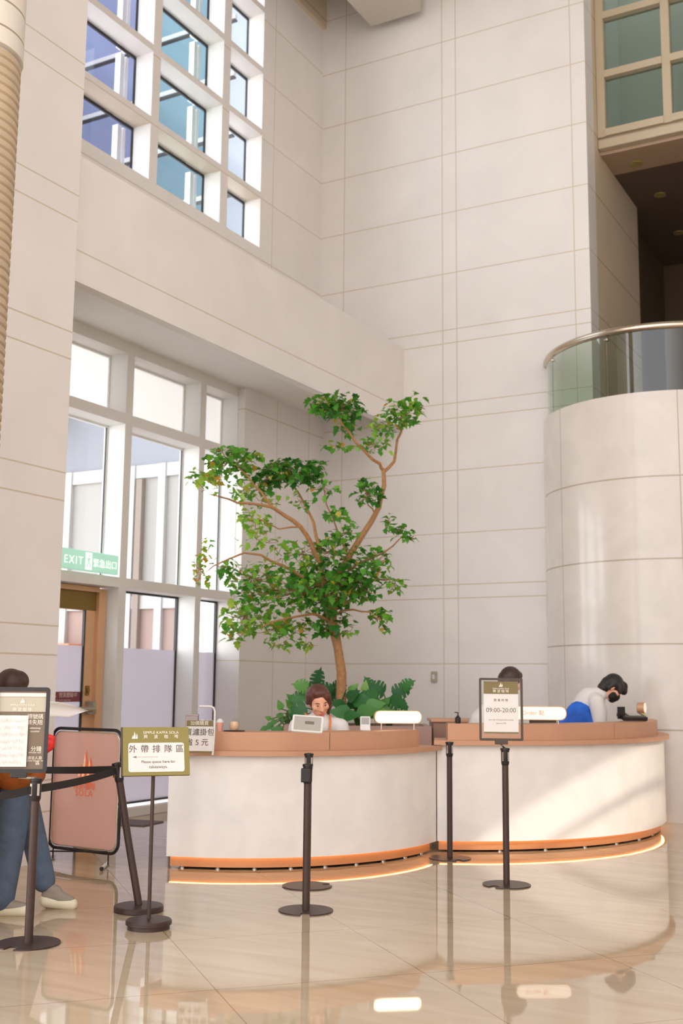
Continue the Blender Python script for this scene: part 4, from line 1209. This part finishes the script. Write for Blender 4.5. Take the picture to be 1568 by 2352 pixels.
# green sign on its own round stand
gb = onfloor(341, 2132)
gs = thing('queue_sign', 'olive green takeout queue sign on a thin pole with round base', 'sign', gb)
MB().lathe([(.125, .0), (.125, .022), (.137, .026), (.137, .044), (.130, .052), (.02, .056), (.001, .056)], c=gb, n=48).build('base', 'base_metal', gs)
gtop = at(352, 1775, 7.05)
MB().tube([gb + V((0, 0, .05)), (gb + gtop) / 2, gtop + V((0, 0, .05))], .0115, n=14).build('pole', 'post_metal', gs)
psi, tl = math.radians(19), math.radians(17)
gr = RT * math.cos(psi) + FW * math.sin(psi)
ga = -RT * math.sin(psi) + FW * math.cos(psi)
gu = UP * math.cos(tl) + ga * math.sin(tl)
Mg = face_matrix(at(359, 1725, 7.03), gr, gu)
GW, GH = .405, .296
MB().box((0, 0, -.012), (GW, GH, .024), M=Mg, bev=.002).build('board', 'olive_board', gs)
MB().box((-GW / 2 - .004, 0, -.013), (.008, GH, .026), M=Mg).build('edge_strip', 'frame_brown', gs)
MB().prism(rrect(GW * .84, GH * .60, .014), Mg @ Matrix.Translation((.0, -.038, .0002)), .0015).build('panel', 'paper', gs)
T = lambda x, y, z=.0024: Mg @ Matrix.Translation((x, y, z))
sail_logo('logo', T(-.13, .076, .0004), .045, 'white_ink', gs)
text('lettering', 'SIMPLE KAFFA SOLA', T(.03, .113, .001), .017, 'white_ink', gs, spacing=1.05)
text('lettering', '興     波     咖     啡', T(.03, .087, .001), .019, 'white_ink', gs)
text('lettering', '外 帶 排 隊 區', T(0, .010), .037, 'ink_dark', gs, spacing=1.12)
ar = MB().box((-.06, -.036, .002), (.14, .0012, .001), M=Mg).prism([(-.145, -.036), (-.122, -.030), (-.122, -.042)], Mg @ Matrix.Translation((0, 0, .002)), .0008)
ar.build('arrow', 'ink', gs)
text('lettering', 'Please queue here for', T(.01, -.066), .017, 'ink', gs)
text('lettering', 'takeaways.', T(.01, -.097), .019, 'ink', gs)

# pink mesh partition stand with copper logo
b0 = V((1.36, -6.60, 0)); b1 = V((2.12, -6.63, 0))
bd = (b1 - b0).normalized()
bs = thing('partition_stand', 'pink mesh partition in a black rounded frame with copper logo', 'partition', (b0 + b1) / 2)
Mb = face_matrix((b0 + b1) / 2 + V((0, 0, .585)), bd, UP)
BW, BH = (b1 - b0).length, .955
def rect_path(w, h, r, M, dz=0.0):
    p = rrect(w, h, r, 8)
    return [M @ V((x, y, dz)) for x, y in p + p[:1]]
MB().tube(rect_path(BW, BH, .085, Mb), .013, n=10, cap=False).build('frame', 'black_metal', bs)
MB().tube(rect_path(BW - .05, BH - .05, .07, Mb), .005, n=8, cap=False).build('inner_frame', 'steel', bs)
MB().prism(rrect(BW - .05, BH - .05, .07), Mb @ Matrix.Translation((0, 0, -.003)), .006).build('mesh_panel', 'pink_mesh', bs)
lg = MB()
for cx_, w_, h_, y0_ in ((-.055, .040, .10, .095), (-.005, .05, .215, .095), (.045, .045, .165, .095)):
    lg.prism([(cx_ - w_ / 2, y0_), (cx_ + w_ / 2, y0_), (cx_ + w_ / 2 + .012, y0_ + h_ * .45), (cx_ + .012, y0_ + h_)], Mb @ Matrix.Translation((0, 0, .004)), .002)
lg.prism([(-.085, .045), (.07, .045), (.075, .085), (-.07, .085)], Mb @ Matrix.Translation((0, 0, .004)), .002)
lg.build('logo', 'copper_logo', bs)
hl = MB()
for cx_, w_, h_, y0_ in ((-.06, .024, .085, .10), (-.016, .026, .185, .10), (.036, .024, .14, .10)):
    hl.prism([(cx_ - w_ / 2 - .006, y0_), (cx_ + w_ / 2 - .006, y0_), (cx_ + w_ / 2 + .006, y0_ + h_ * .7), (cx_ + .008, y0_ + h_)], Mb @ Matrix.Translation((0, 0, .0062)), .001)
hl.build('logo_highlight', 'copper_logo_light', bs)
text('lettering', '興波咖啡', Mb @ Matrix.Translation((-.005, .022, .005)), .045, 'copper_logo', bs)
text('lettering', 'SOLA', Mb @ Matrix.Translation((-.005, -.032, .005)), .05, 'copper_logo', bs, spacing=1.2)
MB().tube([Mb @ V((-BW / 2 + .05, -BH / 2 - .03, .02)), Mb @ V((BW / 2 - .10, -BH / 2 + .015, .02))], .006, n=8).build('cross_bar', 'black_metal', bs)
for sx in (-1, 1):
    fx = b0 + bd * (.06 if sx < 0 else BW - .10)
    lg_ = MB().tube([fx + V((0, 0, .115)), fx + V((0, 0, .02))], .006, n=8).build('leg', 'black_metal', bs)
    MB().tube([fx + V((-.10, .12, .016)), fx + V((.06, -.14, .016))], .014, n=10).build('foot_bar', 'white_plastic', lg_)
    MB().tube([fx + V((.06, -.14, .016)), fx + V((.07, -.157, .016))], .0155, n=10).build('foot_cap', 'black_plastic', lg_)

# dark door mat near the glazing
mt = MB().box(V((.30, -4.30, .006)), (.62, .40, .012), rz=math.radians(8), bev=.004).build('door_mat', 'mat_grey')
tag(mt, 'dark grey floor mat lying before the window bay', 'mat')

# white curled paper and red pouch beside the framed sign
pw_ = MB(); n = 10
A0 = at(92, 1628, 7.42)
rows = []
for i in range(n + 1):
    k = i / n
    top = .046 + .004 * math.sin(k * PI) - .05 * max(0, k - .25) ** 1.6 / .75 ** 1.6
    bot = -.046 if k < .6 else -.046 + .046 * (k - .6) / .4
    cpt = A0 + RT * (.31 * k) - UP * (.008 * k)
    rows.append([pw_.bm.verts.new(cpt + UP * (top + (bot - top) * j / 6) + FW * (.022 * math.sin(PI * j / 6) + .012 * math.sin(k * 5))) for j in range(7)])
for a_, b_ in zip(rows, rows[1:]):
    for j in range(6):
        ff = pw_.bm.faces.new((a_[j], b_[j], b_[j + 1], a_[j + 1])); ff.smooth = True
pq = pw_.build('paper_sheet', 'paper')
sm = pq.modifiers.new('t', 'SOLIDIFY'); sm.thickness = .001
tag(pq, 'curled white paper sheet held up beside the black framed poster', 'paper')
rp = at(116, 1708, 7.3)
rp_o = capsule_mesh([(rp - RT * .03 + UP * .045, rp + RT * .012 + UP * .035, .02, .018), (rp - RT * .03 + UP * .045, rp - RT * .02 - UP * .05, .02, .014), (rp + RT * .012 + UP * .035, rp + RT * .012 - UP * .015, .018, .016), (rp, rp - UP * .03, .022, .018)], .007, 'red_pouch', 'red', None)
tag(rp_o, 'small bright red pouch held right of the black framed poster', 'pouch')

# ================================================================ ON THE COUNTERS
def rim_pt(C, R, ang, r_off, z):
    a = math.radians(ang)
    return V((C[0] + (R + r_off) * math.cos(a), C[1] + (R + r_off) * math.sin(a), z))

# white acrylic stand with tasting card, at the left end of the rim
cc = at(462, 1690, 8.95)
Mk = face_matrix(cc, RT, UP)
cs = thing('card_stand', 'white card stand with price lettering hung at the left end of the rim', 'sign', cc)
MB().box((-.012, -.022, 0), (.205, .19, .008), M=Mk).build('card', 'paper', cs)
MB().box((-.012, .094, .002), (.205, .044, .008), M=Mk).build('card_header', 'olive_print', cs)
MB().box((-.012, -.124, .002), (.205, .016, .008), M=Mk).build('card_foot', 'olive_print', cs)
fpth = [Mk @ V((-.02, .225, 0)), Mk @ V((.07, .225, 0)), Mk @ V((.09, .215, 0)), Mk @ V((.100, .19, 0)), Mk @ V((.100, .0, 0)), Mk @ V((.092, -.145, 0))]
MB().tube(fpth, .0085, n=8).build('frame', 'white_plastic', cs)
T = lambda x, y: Mk @ Matrix.Translation((x, y, .0065))
text('lettering', '加價購買', T(-.015, .094), .026, 'white_ink', cs)
text('lettering', '買濾掛包', T(-.012, .025), .042, 'ink_dark', cs)
text('lettering', '省 5 元', T(-.03, -.052), .042, 'ink_dark', cs)
cup_y = -62
for i, (px, py, mat, lab, hgt) in enumerate(((447, 1671, 'cream_food', 'cream-white sample cup behind the card stand, nearest the green sign', .075), (461, 1671, 'lime', 'lime-green sample cup in the middle behind the card stand', .07), (476, 1671, 'peach', 'peach sample cup on the right behind the card stand', .07), (495, 1668, 'pink_food', 'pink sample cup standing right of the card stand', .085))):
    p = at(px, py, 9.12)
    p.z = .92 if (p.xy - V(LCt)).length > LRad - .06 else 1.06
    p = V((LCt[0] + (LRad - .2) * (p.x - LCt[0]) / (p.xy - V(LCt)).length, LCt[1] + (LRad - .2) * (p.y - LCt[1]) / (p.xy - V(LCt)).length, 1.06))
    c_ = thing('sample_cup', lab, 'cup', p, 'sample cups behind the card stand')
    MB().lathe([(.018, 0), (.027, hgt * .8), (.001, hgt * .8)], c=p, n=20).build('contents', mat, c_)
    MB().lathe([(.0275, hgt * .8), (.029, hgt * .82), (.026, hgt), (.012, hgt + .014), (.001, hgt + .014)], c=p, n=20).build('lid', 'white_plastic', c_)
gp = at(424, 1664, 9.2); gp = V((LCt[0] + (LRad - .22) * (gp.x - LCt[0]) / (gp.xy - V(LCt)).length, LCt[1] + (LRad - .22) * (gp.y - LCt[1]) / (gp.xy - V(LCt)).length, 1.06))
gbx = thing('grey_box', 'small grey carton at the far left end of the counter rim', 'box', gp)
principled('grey_card', srgb(176, 160, 156), .7)
MB().box(gp + V((0, 0, .06)), (.10, .09, .12), rz=YAW, bev=.004).build('carton', 'grey_card', gbx)
MB().box(gp + V((0, 0, .125)), (.104, .094, .012), rz=YAW + .05, bev=.003).build('lid', 'grey_card', gbx)

jp = rim_pt(LCt, LRad, -61.5, -.2, 1.06)
ty = MB().lathe([(.085, 0), (.09, .006), (.084, .008), (.001, .006)], c=jp, n=32).build('serving_tray', 'counter_dark'); tag(ty, 'small dark round tray under the peach jar on the rim', 'tray')
jj = thing('candy_jar', 'round clear jar of peach sweets on a dark tray', 'jar', jp + V((0, 0, .008)))
MB().lathe([(.026, .012), (.034, .03), (.035, .06), (.030, .075), (.001, .08)], c=jp, n=24).build('contents', 'peach', jj)
MB().lathe([(.032, .008), (.040, .03), (.040, .07), (.032, .092), (.026, .10), (.02, .112), (.001, .114)], c=jp, n=28).build('glass_body', 'cup_plastic', jj)

tbp = at(706, 1662, 8.75)
tb_ = thing('tablet', 'white framed tablet tilted on a stand before the smiling woman', 'tablet', tbp)
rt_ = RT * .98 + FW * .1
Mt = face_matrix(tbp, RT * .985 - UP * .06, UP * .72 + FW * .66 - RT * .50)
MB().prism(rrect(.235, .165, .012), Mt @ Matrix.Translation((0, 0, -.012)), .012).build('case', 'white_plastic', tb_)
MB().prism(rrect(.205, .135, .004), Mt @ Matrix.Translation((0, 0, .0004)), .0012).build('screen', 'screen_grey', tb_)
MB().box((.015, .008, .0022), (.07, .03, .0008), M=Mt).build('screen_image', 'ink', tb_)
tq = rim_pt(LCt, LRad, -43, -.2, 1.06)
MB().tube([tbp - UP * .03, tbp * .5 + tq * .5, tq + V((0, 0, .012))], .012, n=10).lathe([(.05, 0), (.05, .008), (.012, .014), (.001, .014)], c=tq, n=24).build('stand', 'white_plastic', tb_)

wt = rim_pt(LCt, LRad, -21, -.21, 1.06)
w_ = thing('card_terminal', 'white upright terminal tilted left of the glowing capsule lamp', 'terminal', wt)
Mw = face_matrix(wt + V((0, 0, .062)) - RT * .005, RT, UP * .8 + FW * .35 - RT * .38)
MB().box((0, 0, -.008), (.085, .125, .016), M=Mw, bev=.005).build('body', 'white_plastic', w_)
MB().box((0, .02, .0008), (.066, .06, .002), M=Mw).build('screen', 'outdoor_beige', w_)
MB().box(wt + V((0, 0, .006)), (.08, .06, .012), rz=YAW, bev=.004).build('foot', 'white_plastic', w_)

def capsule_lamp(label, c, w, h, base_z, glow, yaw, words=None):
    t = thing('capsule_lamp', label, 'lamp', V((c.x, c.y, base_z)))
    r_ = RT * math.cos(yaw) + FW * math.sin(yaw)
    M = face_matrix(c, r_, UP)
    MB().prism(rrect(w, h, h * .48, 8), M @ Matrix.Translation((0, 0, -.03)), .06).build('light_box', glow, t)
    frame_mesh(MB(), w + .012, h + .012, h * .48, .006, M @ Matrix.Translation((0, 0, -.024)), .048).build('trim_band', 'lamp_glow_edge', t)
    for x in (-w * .36, w * .36):
        a = M @ V((x, -h / 2 - .002, 0))
        MB().tube([V((a.x, a.y, base_z)), a], .005, n=8).build('leg', 'steel', t)
    if words:
        text('lettering', words, M @ Matrix.Translation((-.06, 0, .031)), h * .34, 'pink_food', t)
    return t
l1 = at(913, 1647, 9.9)
ang1 = -6
capsule_lamp('glowing capsule-shaped sign lamp on the left counter rim', V((l1.x, l1.y, l1.z)), .40, .096, 1.06, 'lamp_glow', math.radians(10))
l2 = at(1238, 1638, 10.45)
capsule_lamp('dimmer capsule-shaped sign lamp on the right counter, behind the opening-hours sign', l2, .475, .112, 1.105, 'lamp_dim', 0.0, 'Order 點')
ds = at(1246, 1662, 11.1)
dk = MB().box(V((ds.x, ds.y, .562)), (.24, .14, 1.124), rz=YAW, bev=.01).build('coffee_grinder_box', 'maroon')
dk.name = 'dark_box'; dk.data.materials[0] = MATS['counter_dark']
tag(dk, 'dark box standing behind the dimmer capsule lamp', 'box')

# small dark bottle at the gap between the counters
bp = at(1018, 1665, 10.35)
bp.z = 1.105
q1 = rim_pt(RCt, RRad, -60.5, -.21, 1.105)
bt = thing('pump_bottle', 'small dark pump bottle at the left tip of the right counter rim', 'bottle', q1)
MB().lathe([(.024, 0), (.026, .01), (.026, .05), (.012, .062), (.012, .07), (.001, .07)], c=q1, n=18).build('bottle', 'black_plastic', bt)
MB().tube([q1 + V((0, 0, .07)), q1 + V((0, 0, .095)), q1 + V((0, 0, .098)) - RT * .03], [.006, .006, .004], n=8).build('pump', 'black_metal', bt)

# till tray, fruit and round lamp at the right end
g1 = rim_pt(RCt, RRad, -2, -.22, 1.105)
pos = thing('payment_terminal', 'black payment terminal lying on the right counter before the bending person', 'terminal', g1)
Mt = Matrix.Translation(g1 + V((0, 0, .046))) @ Matrix.Rotation(YAW + .2, 4, 'Z') @ Matrix.Rotation(.25, 4, 'X')
MB().box((0, 0, 0), (.26, .17, .04), M=Mt, bev=.008).build('body', 'black_plastic', pos)
MB().box((.02, .02, .021), (.13, .10, .004), M=Mt).build('screen', 'screen_grey', pos)
sc2 = Mt @ V((-.12, .0, .04))
MB().box(sc2, (.09, .02, .12), rz=YAW + .5, bev=.004).build('keypad_shield', 'black_metal', pos)
g2 = rim_pt(RCt, RRad, 7, -.2, 1.105)
f1 = thing('yellow_lime', 'yellow-green fruit beside the round bronze lamp', 'fruit', g2)
MB().lathe([(.004, 0), (.038, .012), (.05, .035), (.046, .058), (.02, .074), (.004, .078)], c=g2, n=24).build('peel', 'lime', f1)
MB().tube([g2 + V((0, 0, .076)), g2 + V((.004, 0, .088))], .004, n=6).build('stem', 'stem', f1)
g3 = rim_pt(RCt, RRad, 2.5, -.14, 1.105)
f2 = MB().lathe([(.004, 0), (.022, .006), (.024, .02), (.014, .034), (.002, .037)], c=g3, n=16).build('orange_sweet', 'outdoor_orange')
tag(f2, 'small glossy orange sweet in front of the black payment terminal', 'sweet')
g4 = rim_pt(RCt, RRad, 12, -.2, 1.105)
rl_ = thing('round_lamp', 'small round bronze desk lamp at the right end of the counter', 'lamp', g4)
MB().lathe([(.035, 0), (.035, .008), (.001, .01)], c=g4, n=20).tube([g4 + V((0, 0, .008)), g4 + V((0, 0, .09))], .006, n=8).build('stand', 'bronze_base', rl_)
ml = Matrix.Translation(g4 + V((0, 0, .125))) @ (RT * .9 - FW * .45).to_track_quat('Z', 'Y').to_matrix().to_4x4()
MB().lathe([(.05, -.055), (.058, -.05), (.058, .02), (.001, .02)], M=ml, n=24).build('shade', 'bronze_rim', rl_)
MB().lathe([(.052, .0205), (.052, .028), (.001, .03)], M=ml, n=24).build('diffuser', 'lamp_dim', rl_)

# ================================================================ CAMERA AND LIGHT
cd = bpy.data.cameras.new('camera')
cam = bpy.data.objects.new('camera', cd); COL.objects.link(cam)
cd.sensor_fit = 'VERTICAL'; cd.sensor_height = 36.0; cd.sensor_width = 24.0
cd.lens = FPX / 2352 * 36.0
cam.matrix_world = Matrix(((cr.x, cu.x, -cf.x, CAM.x), (cr.y, cu.y, -cf.y, CAM.y), (cr.z, cu.z, -cf.z, CAM.z), (0, 0, 0, 1)))
cd.clip_end = 200
cd.dof.use_dof = True; cd.dof.focus_distance = 7.1; cd.dof.aperture_fstop = 2.4
SC.camera = cam

w = bpy.data.worlds.new('sky'); SC.world = w; w.use_nodes = True
nt = w.node_tree; nt.nodes.clear()
wo_ = N(nt, 'ShaderNodeOutputWorld'); bg = N(nt, 'ShaderNodeBackground')
tc = N(nt, 'ShaderNodeTexCoord'); sp = N(nt, 'ShaderNodeSeparateXYZ'); L(nt, tc.outputs['Generated'], sp.inputs[0])
rp_ = N(nt, 'ShaderNodeValToRGB'); L(nt, sp.outputs[2], rp_.inputs[0])
rp_.color_ramp.elements[0].position = 0.0; rp_.color_ramp.elements[0].color = (1.0, .975, .972, 1)
rp_.color_ramp.elements[1].position = .8; rp_.color_ramp.elements[1].color = (.70, .80, .92, 1)
L(nt, rp_.outputs[0], bg.inputs[0]); 
mwx = N(nt, 'ShaderNodeMath', op='MULTIPLY_ADD'); L(nt, sp.outputs[0], mwx.inputs[0]); mwx.inputs[1].default_value = -1.2; mwx.inputs[2].default_value = 1.0
cwx = N(nt, 'ShaderNodeClamp'); L(nt, mwx.outputs[0], cwx.inputs[0]); cwx.inputs[1].default_value = 1.0; cwx.inputs[2].default_value = 1.9
L(nt, cwx.outputs[0], bg.inputs[1])
L(nt, bg.outputs[0], wo_.inputs[0])

su = bpy.data.lights.new('sun', 'SUN'); su.energy = .65; su.angle = .012; su.color = (1, .90, .76)
so = bpy.data.objects.new('sun', su); COL.objects.link(so)
so.rotation_euler = V(SUN).to_track_quat('-Z', 'Y').to_euler()

SC.view_settings.view_transform = 'Standard'
SC.view_settings.look = 'None'
SC.view_settings.gamma = 1.0
SC.view_settings.use_curve_mapping = False
SC.view_settings.exposure = 1.52
SC.cycles.max_bounces = 8
SC.cycles.transparent_max_bounces = 16
SC.cycles.caustics_reflective = False
SC.cycles.caustics_refractive = False
SC.cycles.sample_clamp_indirect = 6
try:
    SC.cycles.use_denoising = True
except Exception:
    pass
